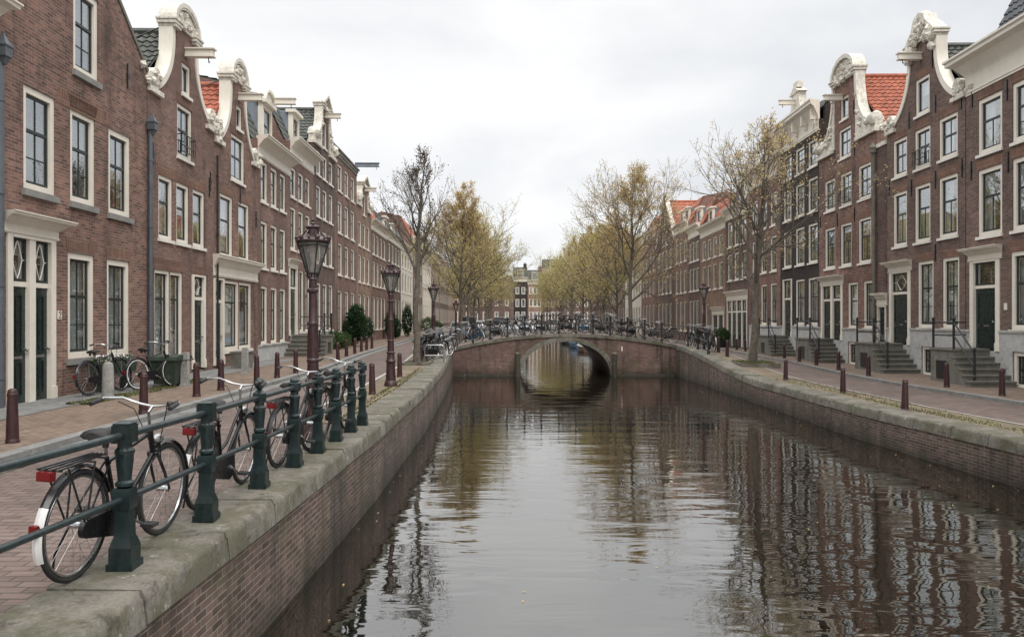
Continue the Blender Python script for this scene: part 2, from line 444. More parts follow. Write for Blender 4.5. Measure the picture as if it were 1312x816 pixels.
def sheet(name, ys, x0, x1, zf, dz, mat, nx=4, skirt=0, cat=None):
    b = MB(); n = nx+1
    vs = []
    for y in ys:
        a, c = x0(y), x1(y)
        for i in range(n):
            x = lerp(a, c, i/nx); vs.append((x, y, zf(x, y)+dz))
    fs = []
    for j in range(len(ys)-1):
        for i in range(nx):
            a = j*n+i; fs.append((a, a+1, a+1+n, a+n))
    b.add(vs, fs)
    if skirt:      # an upstand along both long edges: a real step
        for e in (0, nx):
            v = []; f = []
            for j, y in enumerate(ys):
                p = vs[j*n+e]; v += [p, (p[0], p[1], p[2]-skirt)]
            for j in range(len(ys)-1): f.append((2*j, 2*j+1, 2*j+3, 2*j+2))
            b.add(v, f)
    o = b.build(name, mat, smooth=False, fix=False)
    o['kind'] = 'structure'; return o
YS = ysteps(-30, 215)
sheet('ground', YS, lambda y: -700, lambda y: -30, zl, -.03, M['ground'], 2)
sheet('ground', YS, lambda y: -30, lambda y: ql(y)-.3, zl, -.03, M['ground'], 14)
sheet('ground', YS, lambda y: qr(y)+.3, lambda y: 30, zr, -.03, M['ground'], 14)
sheet('ground', YS, lambda y: 30, lambda y: 700, zr, -.03, M['ground'], 2)
sheet('ground', [215, 500, 1500], lambda y: -1500, lambda y: 1500, lambda x, y: 0, -.03, M['ground'], 2)
sheet('ground', [-900, -30], lambda y: -700, lambda y: 700, lambda x, y: -.2, 0, M['ground'], 2)
sheet('road', YS, lambda y: kl(y)+.09, lambda y: ql(y)-.6, zl, .004, M['road'], 12)
sheet('road', YS, lambda y: qr(y)+.5, lambda y: kr(y)-.09, zr, .004, M['road'], 10)
sheet('pavement', YS, lambda y: fl(y)-.5, lambda y: kl(y)-.09, zl, .085, M['pave'], 5)
sheet('pavement', YS, lambda y: kr(y)+.09, lambda y: fr(y)+.6, zr, .085, M['pave'], 5)
sheet('kerb', YS, lambda y: kl(y)-.1, lambda y: kl(y)+.1, zl, .095, M['kerb'], 1, skirt=.2)
sheet('gutter', YS, lambda y: kl(y)+.1, lambda y: kl(y)+.42, zl, .012, M['slab'], 1)
sheet('kerb', YS, lambda y: kr(y)-.1, lambda y: kr(y)+.1, zr, .095, M['kerb'], 1, skirt=.2)
sheet('slab_path', ysteps(9, 31), lambda y: fl(y)-.3, lambda y: fl(y)+1.15, zl, .093, M['slab'], 1)
sheet('quay_strip', ysteps(12.6, 36), lambda y: ql(y)-1.5, lambda y: ql(y)-.55, zl, .014, M['strip'], 2)
sheet('quay_strip', ysteps(-10, 36), lambda y: qr(y)+.5, lambda y: qr(y)+1.45, zr, .014, M['strip'], 2)
sheet('road_line', ysteps(12.6, 34), lambda y: ql(y)-1.62, lambda y: ql(y)-1.52, zl, .018, M['line'], 1)
sheet('road_line', ysteps(-10, 34), lambda y: qr(y)+1.5, lambda y: qr(y)+1.57, zr, .018, M['line'], 1)
b = MB(); b.add([(-4,-40,WZ),(10,-40,WZ),(10,214,WZ),(-4,214,WZ)], [(0,1,2,3)])
b.build('water', M['water'], smooth=False, fix=False)['kind'] = 'structure'

# ------------------------------------------------------------------ quay walls
def quay(label, q, zf, side, y0, y1, step=1.15):
    t = empty('quay_wall', (q(max(y0, 4)), max(y0, 4), WZ), 0, label, 'quay wall')
    off = Vector((-t.location.x, -t.location.y, -t.location.z))
    T = Matrix.Translation(off)
    w = MB(); ys = ysteps(y0, y1); vs = []
    for y in ys:
        x = q(y); z = zf(x-side*.3, y)
        vs += [(x, y, z-.19), (x, y, WZ-.6), (x-side*.45, y, WZ-.6), (x-side*.45, y, z-.19)]
    fs = []
    for j in range(len(ys)-1):
        for k in range(4):
            l = (k+1) % 4; fs.append((4*j+k, 4*j+4+k, 4*j+4+l, 4*j+l))
    w.add(vs, fs)
    w = w.build('wall', M['quay_brick'], t, smooth=False)
    w.location = off        # texture runs in place coordinates
    c = MB(); y = y0; rg = random.Random(3)
    while y < y1:
        L = step*rg.uniform(.8, 1.25) if y < 70 else step*6
        ya, yb = y+.012, min(y+L, y1)-.012
        j = rg.uniform(-.005, .005); n = 7 if y < 40 else 1; vs = []; fs = []
        for k in range(n+1):
            yy = lerp(ya, yb, k/n); x = q(yy); z = zf(x-side*.3, yy)+.03+j; e = side
            wear = .035 if k in (0, n) else 0
            for dx, dz, a in ((.03, -.22, 0), (.03, -.05, .006), (.022, -.018, .012), (-.01, 0, .005), (-.60, 0, 0), (-.60, -.22, 0)):
                vs.append((x+e*(dx-abs(rg.gauss(0, a))-(wear*.5 if a > .005 else 0)), yy, z+dz-abs(rg.gauss(0, a*.8))-(wear*.4 if a > .01 else 0)))
        for k in range(n):
            for p in range(6): fs.append((k*6+p, k*6+(p+1) % 6, k*6+6+(p+1) % 6, k*6+6+p))
        fs += [tuple(range(6)), tuple(range(n*6+5, n*6-1, -1))]
        c.add(vs, fs)
        y += L
    c = c.build('coping', M['coping'], t, ang=50); c.location = off
    return t
quay('brick quay wall with mossy stone coping under the green railing', ql, zl, 1, -20, 38)
quay('low brick quay wall opposite the railing with mossy coping', qr, zr, -1, -20, 38)
quay('distant quay wall past the bridge on the railing side', ql, zl, 1, 46.5, 213)
quay('distant quay wall past the bridge where boats are moored', qr, zr, -1, 46.5, 213)

# ------------------------------------------------------------------ house kit
MESH = {}
def cached(key, fn):
    if key not in MESH: MESH[key] = fn()
    return MESH[key]

def frame_mesh(w, h, fw, y0, y1, name, mat, bottom=None):
    b = MB(); bt = fw if bottom is None else bottom
    b.box(0, fw, y0, y1, 0, h); b.box(w-fw, w, y0, y1, 0, h)
    b.box(fw, w-fw, y0, y1, h-fw, h); b.box(fw, w-fw, y0, y1, 0, bt)
    return b.mesh(name, mat, smooth=False)
# style: (columns above, columns below, rows above, rows below, split, lower sash set back)
STY = {'A': (2,2,1,2,.60), 'B': (1,1,1,1,.60), 'C': (1,2,1,1,.60), 'D': (2,2,1,1,.55), 'E': (2,2,2,2,.52), 'F': (1,1,1,1,.70), 'G': (1,1,1,0,0)}
def sash_mesh(w, h, fw, st, mat):
    cu, cl, ru, rl, sp = STY[st]
    b = MB(); s = .055
    x0, x1, z0, z1 = fw, w-fw, fw*.9, h-fw
    y0, y1 = .085, .125
    zs = z0+(z1-z0)*sp
    b.box(x0, x0+s, y0, y1, z0, z1); b.box(x1-s, x1, y0, y1, z0, z1)
    b.box(x0+s, x1-s, y0, y1, z1-s, z1); b.box(x0+s, x1-s, y0, y1, z0, z0+s*1.35)
    t = .026
    if rl:
        b.box(x0+s, x1-s, y0-.012, y1, zs-.03, zs+.03)
    else: zs = z0
    for k in range(1, cu):
        x = lerp(x0, x1, k/cu); b.box(x-t/2, x+t/2, y0+.006, y1-.008, zs+.03, z1-s)
    for k in range(1, ru):
        z = lerp(zs, z1, k/ru); b.box(x0+s, x1-s, y0+.009, y1-.011, z-t/2, z+t/2)
    if rl:
        for k in range(1, cl):
            x = lerp(x0, x1, k/cl); b.box(x-t/2, x+t/2, y0+.006, y1-.008, z0+s*1.35, zs-.03)
        for k in range(1, rl):
            z = lerp(z0, zs, k/rl); b.box(x0+s, x1-s, y0+.009, y1-.011, z-t/2, z+t/2)
    return b.mesh('sash', mat, smooth=False)
def pane_mesh(w, h, fw):
    b = MB(); b.box(fw+.01, w-fw-.01, .103, .108, fw+.01, h-fw-.01)
    return b.mesh('pane', M['glass'], smooth=False)
def cloth(b, x0, x1, z0, z1, y, amp=.02, pitch=.13):
    n = max(4, int((x1-x0)/pitch*4)); vs = []; fs = []
    for i in range(n+1):
        x = lerp(x0, x1, i/n); yy = y+amp*math.sin(2*PI*(x-x0)/pitch+x0*7)
        vs += [(x, yy, z0), (x, yy, z1), (x, yy+.012, z1), (x, yy+.012, z0)]
    for i in range(n):
        o = 4*i
        for k in range(4): fs.append((o+k, o+4+k, o+4+(k+1) % 4, o+(k+1) % 4))
    fs += [(0,1,2,3), (4*n+3, 4*n+2, 4*n+1, 4*n)]
    b.add(vs, fs)
def curtain_mesh(w, h, kind):
    b = MB(); mat = M['curtain']
    if kind == 'full': cloth(b, .02, w-.02, 0, h, .26)
    elif kind == 'half': cloth(b, .02, w-.02, 0, h*.56, .26)
    elif kind == 'pair':
        cloth(b, .0, w*.36, 0, h, .26); cloth(b, w*.64, w, 0, h, .26)
    elif kind == 'one': cloth(b, 0, w*.46, 0, h, .26)
    elif kind == 'blind': b.box(.03, w-.03, .24, .25, h*.55, h)
    elif kind == 'drape':
        cloth(b, .0, w*.3, 0, h, .26); cloth(b, w*.7, w, 0, h, .26); mat = M['drape']
    return b.mesh('curtain', mat)
RG = random.Random(5)
def window(P, x, z, w, h, st='B', cur='auto', detail=2, sill='paint', frame='white', sash='sash', fw=.10, rail=False):
    k = (round(w, 2), round(h, 2), fw)
    wd = put('window', cached(('f', k, frame), lambda: frame_mesh(w, h, fw, .03, .17, 'window', M[frame])), P, (x, 0, z))
    put('sash', cached(('s', k, st, sash), lambda: sash_mesh(w, h, fw, st, M[sash])), wd)
    put('pane', cached(('p', k), lambda: pane_mesh(w, h, fw)), wd)
    if cur == 'auto': cur = RG.choice(['full', 'half', 'pair', 'pair', 'one', 'drape', 'blind', None])
    if cur and detail > 1:
        put('curtain', cached(('c', k, cur), lambda: curtain_mesh(w, h, cur)), wd)
    if sill:
        def mk():
            b = MB()
            if sill == 'paint': b.box(-.05, w+.05, -.06, .06, -.09, -.004)
            else: b.box(-.06, w+.06, -.07, .06, -.13, -.004)
            return b.mesh('sill', M['sill'] if sill == 'paint' else M['stone_sill'], smooth=False)
        put('sill', cached(('l', k, sill), mk), wd)
    if rail:
        b = MB()
        for zz in (.12, .3, .62): b.box(.04, w-.04, -.13, -.105, zz, zz+.025)
        for i in range(8):
            xx = lerp(.05, w-.05, i/7); b.box(xx-.009, xx+.009, -.126, -.11, .12, .62)
        for xx in (.03, w-.05): b.box(xx, xx+.02, -.13, .05, .6, .625)
        b.build('balcony_rail', M['iron'], wd, smooth=False)
    return wd

def door_leaf(w, h):
    b = MB()
    b.box(0, w, 0, .05, 0, h)
    p = .12
    for (za, zb) in ((.14, h*.36), (h*.42, h-.14)):
        # raised moulding round a sunk panel
        b.box(p, w-p, -.018, -.001, za, za+.03); b.box(p, w-p, -.018, -.001, zb-.03, zb)
        b.box(p, p+.03, -.018, -.001, za+.03, zb-.03); b.box(w-p-.03, w-p, -.018, -.001, za+.03, zb-.03)
        b.box(p+.09, w-p-.09, -.012, -.001, za+.09, zb-.09)
    return b.mesh('door', M['door'], smooth=False)
def door(P, x, z, w, h, tz, lattice=True, mat='door', detail=2):
    """door leaf, its handle and letter plate, and the transom light above up to height tz"""
    d = put('door', cached(('d', round(w, 2), round(h, 2)), lambda: door_leaf(w, h)), P, (x, .06, z))
    b = MB(); b.lathe([(.012, 0), (.012, .05), (.03, .055), (.032, .08), (.015, .095)], 10, M=Matrix.Translation((w*.88, -.0, h*.46)) @ Matrix.Rotation(R(90), 4, 'X'))
    b.build('handle', M['dull_metal'], d)
    if detail > 1:
        b = MB(); b.box(w*.5-.13, w*.5+.13, -.02, -.002, h*.385, h*.385+.05); b.build('letter_plate', M['dull_metal'], d, smooth=False)
    if tz > h+.25:
        th = tz-h-.1
        t = put('transom', cached(('tf', round(w, 2), round(th, 2)), lambda: frame_mesh(w, th, .05, .04, .09, 'transom', M['sash'])), P, (x, 0, z+h+.1))
        b = MB(); b.box(.05, w-.05, .07, .076, .05, th-.05); b.build('pane', M['glass'], t, smooth=False)
        if lattice:
            b = MB(); c = w/2; q = w*.28
            for s in (-1, 1):
                pts = [(c, .055, .05), (c+s*q*.45, .055, th*.22), (c+s*q, .055, th*.5), (c+s*q*.45, .055, th*.78), (c, .055, th-.05)]
                b.tube(pts, .011, 5)
            for e in (-1, 1):
                b.tube([(c+e*q, .055, th*.5), (c+e*(w/2-.05), .055, th*.5)], .011, 5)
            b.build('lattice', M['sash_white'], t)
        b = MB(); b.box(x, x+w, .03, .12, z+h+.003, z+h+.097); b.build('transom_bar', M['white'], P, smooth=False)
    return d

def cornice_piece(P, x0, x1, z0, z1, out=.32, name='cornice', mat='white', frieze=.5):
    """classical moulding from z0 to z1"""
    h = z1-z0
    prof = [(-.03, 0), (-.03, h*frieze*.9), (-.05, h*frieze), (-.09, h*(frieze+.06)), (-out*.55, h*.78), (-out*.9, h*.84), (-out*.9, h*.92), (-out, h*.95), (-out, h), (.05, h), (.05, 0)]
    b = MB(); n = len(prof); vs = []
    for i, x in enumerate((x0, x1)):
        for (y, z) in prof:
            e = max(0, -y-.05)*(-1 if i == 0 else 1)*.6
            vs.append((x+e, y, z0+z))
    fs = [(k, (k+1) % n, (k+1) % n+n, k+n) for k in range(n)] + [tuple(range(n)), tuple(range(2*n-1, n-1, -1))]
    b.add(vs, fs)
    b.box(x0-.01, x1+.01, -.055, -.028, z0+h*.06, z0+h*.12)
    return b.build(name, M[mat], P, ang=25)

def pantiles(b, A, B, Cc, D, tw=.24, th=.30, amp=.028, mi=0):
    """wavy tiles on the slope A->B (eaves) to D->C (ridge)"""
    A, B, Cc, D = map(Vector, (A, B, Cc, D))
    U = (B-A).length; V = (D-A).length
    n = (B-A).cross(D-A).normalized()
    if n.z < 0: n = -n
    nu = max(2, int(U/tw)*4); nv = max(1, int(V/th))
    vs = []; fs = []; cols = nu+1
    rows = []
    for j in range(nv):
        rows += [(j/nv, .035), ((j+1)/nv-.0005, .0)]
    for (v, lift) in rows:
        for i in range(cols):
            u = i/nu
            p = A.lerp(B, u).lerp(D.lerp(Cc, u), v)
            ph = (i % 4)/4*2*PI
            vs.append(p + n*(lift + amp*(1+math.sin(ph))))
    for j in range(len(rows)-1):
        for i in range(nu):
            a = j*cols+i; fs.append((a, a+1, a+1+cols, a+cols))
    b.add(vs, fs, mi)
    # the boards under the tiles
    k = n*.03
    b.add([A-k*0, B, Cc, D, A-k, B-k, Cc-k, D-k], [(0,1,2,3),(7,6,5,4),(0,4,5,1),(1,5,6,2),(2,6,7,3),(3,7,4,0)], mi)

def inside(poly, x, z):
    c = False; n = len(poly)
    for i in range(n):
        (x1, z1), (x2, z2) = poly[i], poly[i-1]
        if (z1 > z) != (z2 > z) and x < (x2-x1)*(z-z1)/(z2-z1)+x1: c = not c
    return c
def front_wall(b, outline, holes, t=.3, mi=0):
    V = [Vector(p) for p in outline]; n = len(V); E = [(i, (i+1) % n) for i in range(n)]
    for (x0, x1, z0, z1) in holes:
        o = len(V); V += [Vector((x0, z0)), Vector((x1, z0)), Vector((x1, z1)), Vector((x0, z1))]
        E += [(o, o+1), (o+1, o+2), (o+2, o+3), (o+3, o)]
    ov, oe, of, *_ = delaunay_2d_cdt(V, E, [], 0, 1e-6)
    keep = []
    for f in of:
        cx = sum(ov[i].x for i in f)/len(f); cz = sum(ov[i].y for i in f)/len(f)
        if not inside(outline, cx, cz): continue
        if any(h[0] < cx < h[1] and h[2] < cz < h[3] for h in holes): continue
        a = sum(ov[f[i-1]].x*ov[f[i]].y-ov[f[i]].x*ov[f[i-1]].y for i in range(len(f)))
        keep.append(tuple(f) if a > 0 else tuple(reversed(f)))
    cnt = {}
    for f in keep:
        for i in range(len(f)): cnt[(f[i-1], f[i])] = 1
    m = len(ov)
    vs = [(p.x, 0, p.y) for p in ov] + [(p.x, t, p.y) for p in ov]
    fs = list(keep) + [tuple(i+m for i in reversed(f)) for f in keep]
    for (i, j) in cnt:
        if (j, i) not in cnt: fs.append((j, i, i+m, j+m))
    b.add(vs, fs, mi)

def hoist(P, x, z, L=.8, w=.16, h=.19, mat='white'):
    b = MB()
    b.box(x-w/2, x+w/2, -L, -.003, z-h*.62, z+h*.3)
    b.box(x-w/2-.05, x+w/2+.05, -L-.05, -.002, z+h*.302, z+h*.5)
    b.box(x-w/2-.03, x+w/2+.03, -L-.03, -.001, z-h*.62-.04, z-h*.622)
    o = b.build('hoist_beam', M[mat], P, smooth=False)
    b = MB(); b.tube([(x, -L+.15, z-h*.66), (x, -L+.15, z-h*.66-.12), (x+.04, -L+.15, z-h*.66-.18), (x+.07, -L+.15, z-h*.66-.13)], .014, 6)
    b.build('hook', M['iron'], o)
    return o
def anchors(P, pts):
    me = cached('anchor', lambda: (lambda b: (b.box(-.022, .022, -.035, -.001, -.3, .3), b.box(-.04, .04, -.045, -.001, -.04, .04), b)[-1])(MB()).mesh('wall_anchor', M['iron'], smooth=False))
    for (x, z) in pts: put('wall_anchor', me, P, (x, 0, z))
def downpipe(P, x, z0, z1, r=.05, mat='zinc', hop=True):
    b = MB(); b.tube([(x, -.09, z0), (x, -.09, z1-.3)], r, 10)
    for k in range(4):
        z = lerp(z0+.6, z1-1, k/3); b.lathe([(r+.016, z), (r+.016, z+.06)], 10, M=Matrix.Translation((x, -.09, 0)))
    o = b.build('downpipe', M[mat], P)
    if not hop: return
    b = MB(); b.lathe([(.055, z1-.34), (.10, z1-.22), (.145, z1-.20), (.145, z1-.03), (.17, z1-.02), (.17, z1+.01), (.11, z1+.06), (.05, z1+.16), (.015, z1+.22)], 4, M=Matrix.Translation((x, -.14, 0)), rot=R(45))
    b.build('hopper', M[mat], o, ang=20)
def scroll(b, x, z, s, y0=-.09, y1=.26, seed=1, carve=True):
    """spiral volute with carved lumps; s = +1 curls to the right"""
    pts = []
    for i in range(26):
        t = i/25; a = t*4.2*PI; r = .235*(1-t*.82)
        pts.append((x+s*r*math.cos(a), z+r*math.sin(a)+.2))
    b.ribbon(pts if s > 0 else pts[::-1], .04, .04, y0, y1)
    b.prism([(x+.2*math.cos(2*PI*k/14), z+.2+.2*math.sin(2*PI*k/14)) for k in range(14)], y0+.04, y1-.04)
    rg = random.Random(seed)
    if carve:
        for k in range(9):
            b.blob((x-s*rg.uniform(-.25, .75), -.05, z+rg.uniform(-.12, .32)), rg.uniform(.06, .12), seed*31+k, .3)
def bell_curve(w, nw, zs, zn, n=14, inset=.0):
    a = (w-nw)/2
    pts = []
    for i in range(n+1):
        t = i/n*PI/2
        pts.append((inset+(a-inset)*math.sin(t), zs+(zn-zs)*(.74*(1-math.cos(t))+.26*i/n)))
    return pts
def crest_arc(cx, half, z, rise, n=16):
    return [(cx-half*(1-2*i/n), z+rise*(1-abs(1-2*i/n))**.82) for i in range(n+1)]
def pediment_arc(cx, half, z, rise, n=16):
    return [(cx-half*math.cos(PI*i/n), z+rise*math.sin(PI*i/n)) for i in range(n+1)]

def stoop(P, x0, x1, z0, ztop, out=1.1, n=5, tread=.27, d=1, walk=.09):
    """stone platform in front of a door, steps going down along the front towards d; iron railing"""
    b = MB(); h = (ztop-z0)/(n)
    b.box(x0, x1, -out, -.02, z0-.1, ztop-.0)
    b.box(x0-.03, x1+.03, -out-.04, -.02, ztop+.002, ztop+.06)
    xs = x1 if d > 0 else x0
    for k in range(1, n):
        zt = ztop-h*k; xa = xs+d*tread*(k-1); xb = xs+d*tread*k
        sp = .08*k
        a, c = min(xa, xb), max(xa, xb)
        b.box(a+(.002 if d > 0 else 0), c, -out-sp*.5, -.02, z0-.1, zt-.05)
        b.box(a-(.0 if d > 0 else .035), c+(.035 if d > 0 else 0), -out-sp*.5-.03, -.02, zt-.048, zt)
    s = b.build('stoop', M['stone_step'], P, smooth=False)
    # a cellar hatch in the platform side
    b = MB(); m = (x0+x1)/2; hh = (ztop-z0)*.62
    if ztop-z0 > .8:
        b.box(m-.3, m+.3, -out-.012, -out-.001, z0+.1, z0+hh+.05); b.build('hatch', M['door_dark'], s, smooth=False)
    b = MB(); zr_ = ztop+.06; y = -out+.06
    far = x0+.05 if d > 0 else x1-.05; near = xs-d*.06; low = xs+d*tread*(n-2)
    for (x, zb) in ((far, zr_), (near, zr_), (low, ztop-h*(n-1))):
        b.tube([(x, y, zb), (x, y, zb+.86)], .038, 8)
        b.lathe([(.03, 0), (.055, .03), (.05, .08), (.012, .11)], 8, M=Matrix.Translation((x, y, zb+.86)))
    b.tube([(far, y, zr_+.8), (near, y, zr_+.8), (low, y, ztop-h*(n-1)+.8)], .028, 7)
    b.tube([(far, y, zr_+.4), (near, y, zr_+.4), (low, y, ztop-h*(n-1)+.4)], .023, 7)
    b.tube([(far, y, zr_+.8), (far, -.03, zr_+.8)], .022, 7); b.tube([(far, y, zr_+.4), (far, -.03, zr_+.4)], .018, 7)
    b.build('railing', M['iron'], s)
    return s

def YL(px): return 9000/(636-px)
def YR(px): return 14000/(px-676)
class House:
    def __init__(s, name, label, side, Ya, Yb, z0, brick, eave, plinth=None, depth=9.0):
        s.side, s.Ya, s.Yb, s.brick, s.depth = side, Ya, Yb, brick, depth
        s.gap = .006; s.w = Yb-Ya-2*s.gap
        s.zs = eave-z0; s.z0 = z0
        if side == 'L': loc = (fl(Ya+s.gap), Ya+s.gap, z0); rz = R(90)+math.atan(.02)
        elif side == 'R': loc = (fr(Yb-s.gap), Yb-s.gap, z0); rz = R(-90)-math.atan(.02)
        else: loc = (Ya+s.gap, side, z0); rz = 0
        s.P = empty(name, loc, rz, label, 'house')
        s.holes = []; s.plinth = plinth
        s.outline = None
    def lx(s, px):
        return YL(px)-s.Ya-s.gap if s.side == 'L' else s.Yb-s.gap-YR(px)
    def win(s, x0, x1, z0, z1, st='B', px=True, **k):
        if px: x0, x1 = s.lx(x0), s.lx(x1)
        z0 -= s.z0; z1 -= s.z0
        s.holes.append((x0, x1, z0, z1))
        return window(s.P, x0, z0, x1-x0, z1-z0, st, **k)
    def grid(s, n, rows, ww=.95, st='B', m=.5, **k):
        for r in rows:
            z0, z1 = r[0], r[1]; stt = r[2] if len(r) > 2 else st
            pitch = (s.w-2*m)/n
            for i in range(n):
                c = m+pitch*(i+.5)
                s.win(c-ww/2, c+ww/2, z0, z1, stt, px=False, **k)
    def entrance(s, x0, x1, z0, zd, zt, n=1, px=True, ent=.38, post=.16, out=.22, cap=True, lattice=True, wide=.12, detail=2):
        """painted surround with n doors, door height zd, transom up to zt (world heights)"""
        if px: x0, x1 = s.lx(x0), s.lx(x1)
        z0 -= s.z0; zd -= s.z0; zt -= s.z0
        s.holes.append((x0+.02, x1-.02, z0-.05 if z0 < .3 else z0, zt+.02))
        b = MB()
        b.box(x0, x0+post, -.035, .2, z0, zt+.05); b.box(x1-post, x1, -.035, .2, z0, zt+.05)
        for k in range(1, n):
            c = lerp(x0, x1, k/n); b.box(c-post*.6, c+post*.6, -.025, .2, z0, zt+.05)
        b.box(x0+post, x1-post, -.045, .2, zt+.001, zt+.049)
        b.box(x0-.012, x0+post+.01, -.055, -.004, z0, z0+.25); b.box(x1-post-.01, x1+.012, -.055, -.004, z0, z0+.25)
        b.build('door_surround', M['white'], s.P, smooth=False)
        if cap: cornice_piece(s.P, x0-.1, x1+.1, zt+.052, zt+.05+ent, out, 'entablature')
        wd = (x1-x0-2*post-(n-1)*post*1.2)/n
        for k in range(n):
            door(s.P, x0+post+k*(wd+post*1.2), z0, wd, zd-z0, zt-z0, lattice, detail=detail)
        return x0, x1
    def bell(s, nw, zn, zc, zt, coping=True, ped='arc', scrolls=True, seed=1, band=.2):
        w = s.w; zs = s.zs; zn -= s.z0; zc -= s.z0; zt -= s.z0
        a = (w-nw)/2
        L = bell_curve(w, nw, zs, zn)
        out = [(0, 0), (w, 0)] + [(w-x, z) for x, z in L] + [(w-a, zc)]
        rise = zt-zc; parc = crest_arc if ped == 'crest' else pediment_arc
        arc = parc(w/2, nw/2, zc, rise)
        out += [(w-x, z) for x, z in arc[1:-1]][0:0] + arc[::-1][1:-1] + [(a, zc)] + L[::-1]
        s.outline = out
        b = MB()
        lp = L + [(a, zc)]
        b.ribbon(lp, band, .03, -.045, .34); b.build('gable_coping', M['white'], s.P, ang=30)
        b = MB(); b.ribbon([(w-x, z) for x, z in lp][::-1], band, .03, -.045, .34)
        b.build('gable_coping', M['white'], s.P, ang=30)
        # top: capitals, carved field, arched moulding
        b = MB()
        for c, e in ((a, -1), (w-a, 1)):
            xa, xb = (c-.1, c+.42) if e < 0 else (c-.42, c+.1)
            b.box(xa+.06, xb-.06, -.13, .36, zc-.16, zc-.08); b.box(xa, xb, -.15, .38, zc-.078, zc+.02); b.box(xa-.03, xb+.03, -.18, .4, zc+.022, zc+.075)
        b.ribbon(parc(w/2, nw/2-.02, zc+.05, rise)[::-1], .05, .07, -.14, .36)
        b.ribbon(parc(w/2, nw/2-.12, zc+.04, rise-.1)[::-1], .06, .02, -.12, .3)
        b.prism([(a+.1, zc-.0)] + [(w-a-.1, zc-.0)] + parc(w/2, nw/2-.14, zc+.02, rise-.14)[::-1], -.06, -.004)
        rg = random.Random(seed)
        for k in range(12):
            t = rg.uniform(.15, .85)
            b.blob((a+nw*t, -.07, zc+rg.uniform(.02, rise*.75)*math.sin(PI*t)), rg.uniform(.06, .11), seed*17+k, .3)
        if ped == 'crest':
            for k in range(26):
                t = rg.uniform(-.5, .5)
                b.blob((w/2+t*nw*.9, -.09, zc-.35*abs(t)*2+rise*(1-abs(t)*1.3)-rg.uniform(.0, .5)), rg.uniform(.10, .19), seed*13+k, .3)
            b.blob((w/2, .1, zt+.06), .24, 5, .12); b.ribbon([(w/2-.45, zt-.25), (w/2-.3, zt+.05), (w/2, zt+.16), (w/2+.3, zt+.05), (w/2+.45, zt-.25)], .12, .06, -.16, .3)
        b.build('gable_crest', M['carved'], s.P)
        if scrolls:
            for e in (0, 1):
                b = MB(); scroll(b, w-.34 if e else .34, zs+.08, -1 if e else 1, seed=seed+3*e)
                b.box(w-.75 if e else -.04, w+.04 if e else .75, -.1, .3, zs-.16, zs-.03)
                b.build('scroll', M['carved'], s.P)
        b = MB()        # stay rods behind the gable
        b.tube([(w/2-nw*.42, .3, zc-.1), (w/2-nw*.2, 2.3, zc-.75)], .02, 5); b.build('stay_rod', M['iron'], s.P)
        return a
    def neck(s, nw, zc, zt, wing=1.6, seed=2, ped='arc', wing_h=None):
        """straight neck with carved side pieces standing on the shoulders"""
        w = s.w; zs = s.zs; zc -= s.z0; zt -= s.z0; a = (w-nw)/2; rise = zt-zc
        top = pediment_arc(w/2, nw/2, zc, rise) if ped == 'arc' else [(a, zc), (w/2, zt), (w-a, zc)]
        s.outline = [(0, 0), (w, 0), (w, zs), (w-a, zs), (w-a, zc)] + top[::-1][1:-1] + [(a, zc), (a, zs), (0, zs)]
        wh = wing_h or (zc-zs)*.96
        for e in (0, 1):
            b = MB()
            X = (lambda x: x) if e == 0 else (lambda x: w-x)
            pts = []
            for i in range(13):
                t = i/12*PI/2
                pts.append((a-.02-(a-.14)*(1-math.sin(t))*.999-.0, zs+.42+(wh-.42)*(1-math.cos(t))**1.15))
            poly = [(.02, zs+.02), (a+.06, zs+.02), (a+.06, zs+wh+.02)] + pts[::-1] + [(.02, zs+.45)]
            poly = [(X(x), z) for x, z in poly]
            if e: poly = poly[::-1]
            b.prism(poly, -.06, .26)
            ed = [(X(x), z) for x, z in pts]
            b.ribbon(ed if e == 0 else ed[::-1], .12, .05, -.11, .3)
            rg = random.Random(seed+e)
            for k in range(16):
                t = rg.random(); i = int(t*12); p = pts[i]
                b.blob((X(lerp(p[0], a, rg.uniform(.1, .7))), -.06, lerp(p[1], zs+.2, rg.uniform(.05, .35))), rg.uniform(.06, .13), seed*7+k+e*50, .3)
            b.blob((X(.3), .05, zs+.42), .33, seed+9+e, .2)
            b.box(min(X(-.04), X(a+.02)), max(X(-.04), X(a+.02)), -.13, .3, zs-.13, zs+.018)
            b.build('carved_wing', M['carved'], s.P)
        b = MB()
        for c, e in ((a, -1), (w-a, 1)):
            xa, xb = (c-.12, c+.4) if e < 0 else (c-.4, c+.12)
            b.box(xa+.06, xb-.06, -.13, .36, zc-.22, zc-.10); b.box(xa, xb, -.19, .38, zc-.098, zc+.02); b.box(xa-.05, xb+.05, -.23, .4, zc+.022, zc+.09)
        if ped == 'arc':
            b.ribbon(pediment_arc(w/2, nw/2-.02, zc+.05, rise)[::-1], .06, .11, -.2, .36)
            b.prism([(a+.1, zc)] + [(w-a-.1, zc)] + pediment_arc(w/2, nw/2-.12, zc+.02, rise-.1)[::-1], -.07, -.004)
            rg = random.Random(seed)
            for k in range(26):
                t = rg.uniform(.12, .88)
                b.blob((a+nw*t, -.08, zc-.2+rg.uniform(.02, rise*1.05)*math.sin(PI*t)), rg.uniform(.08, .15), seed*19+k, .3)
        else:
            b.ribbon([(w-a+.12, zc+.09), (w/2, zt+.09), (a-.12, zc+.09)], .03, .11, -.22, .36)
            b.box(a+.4, w-a-.4, -.14, -.003, zc-.1, zc+.08)
        b.build('gable_crest', M['carved'], s.P)
        b = MB(); b.tube([(a+.3, .3, zc-.1), (a+.7, 2.6, zc-.9)], .02, 5); b.build('stay_rod', M['iron'], s.P)
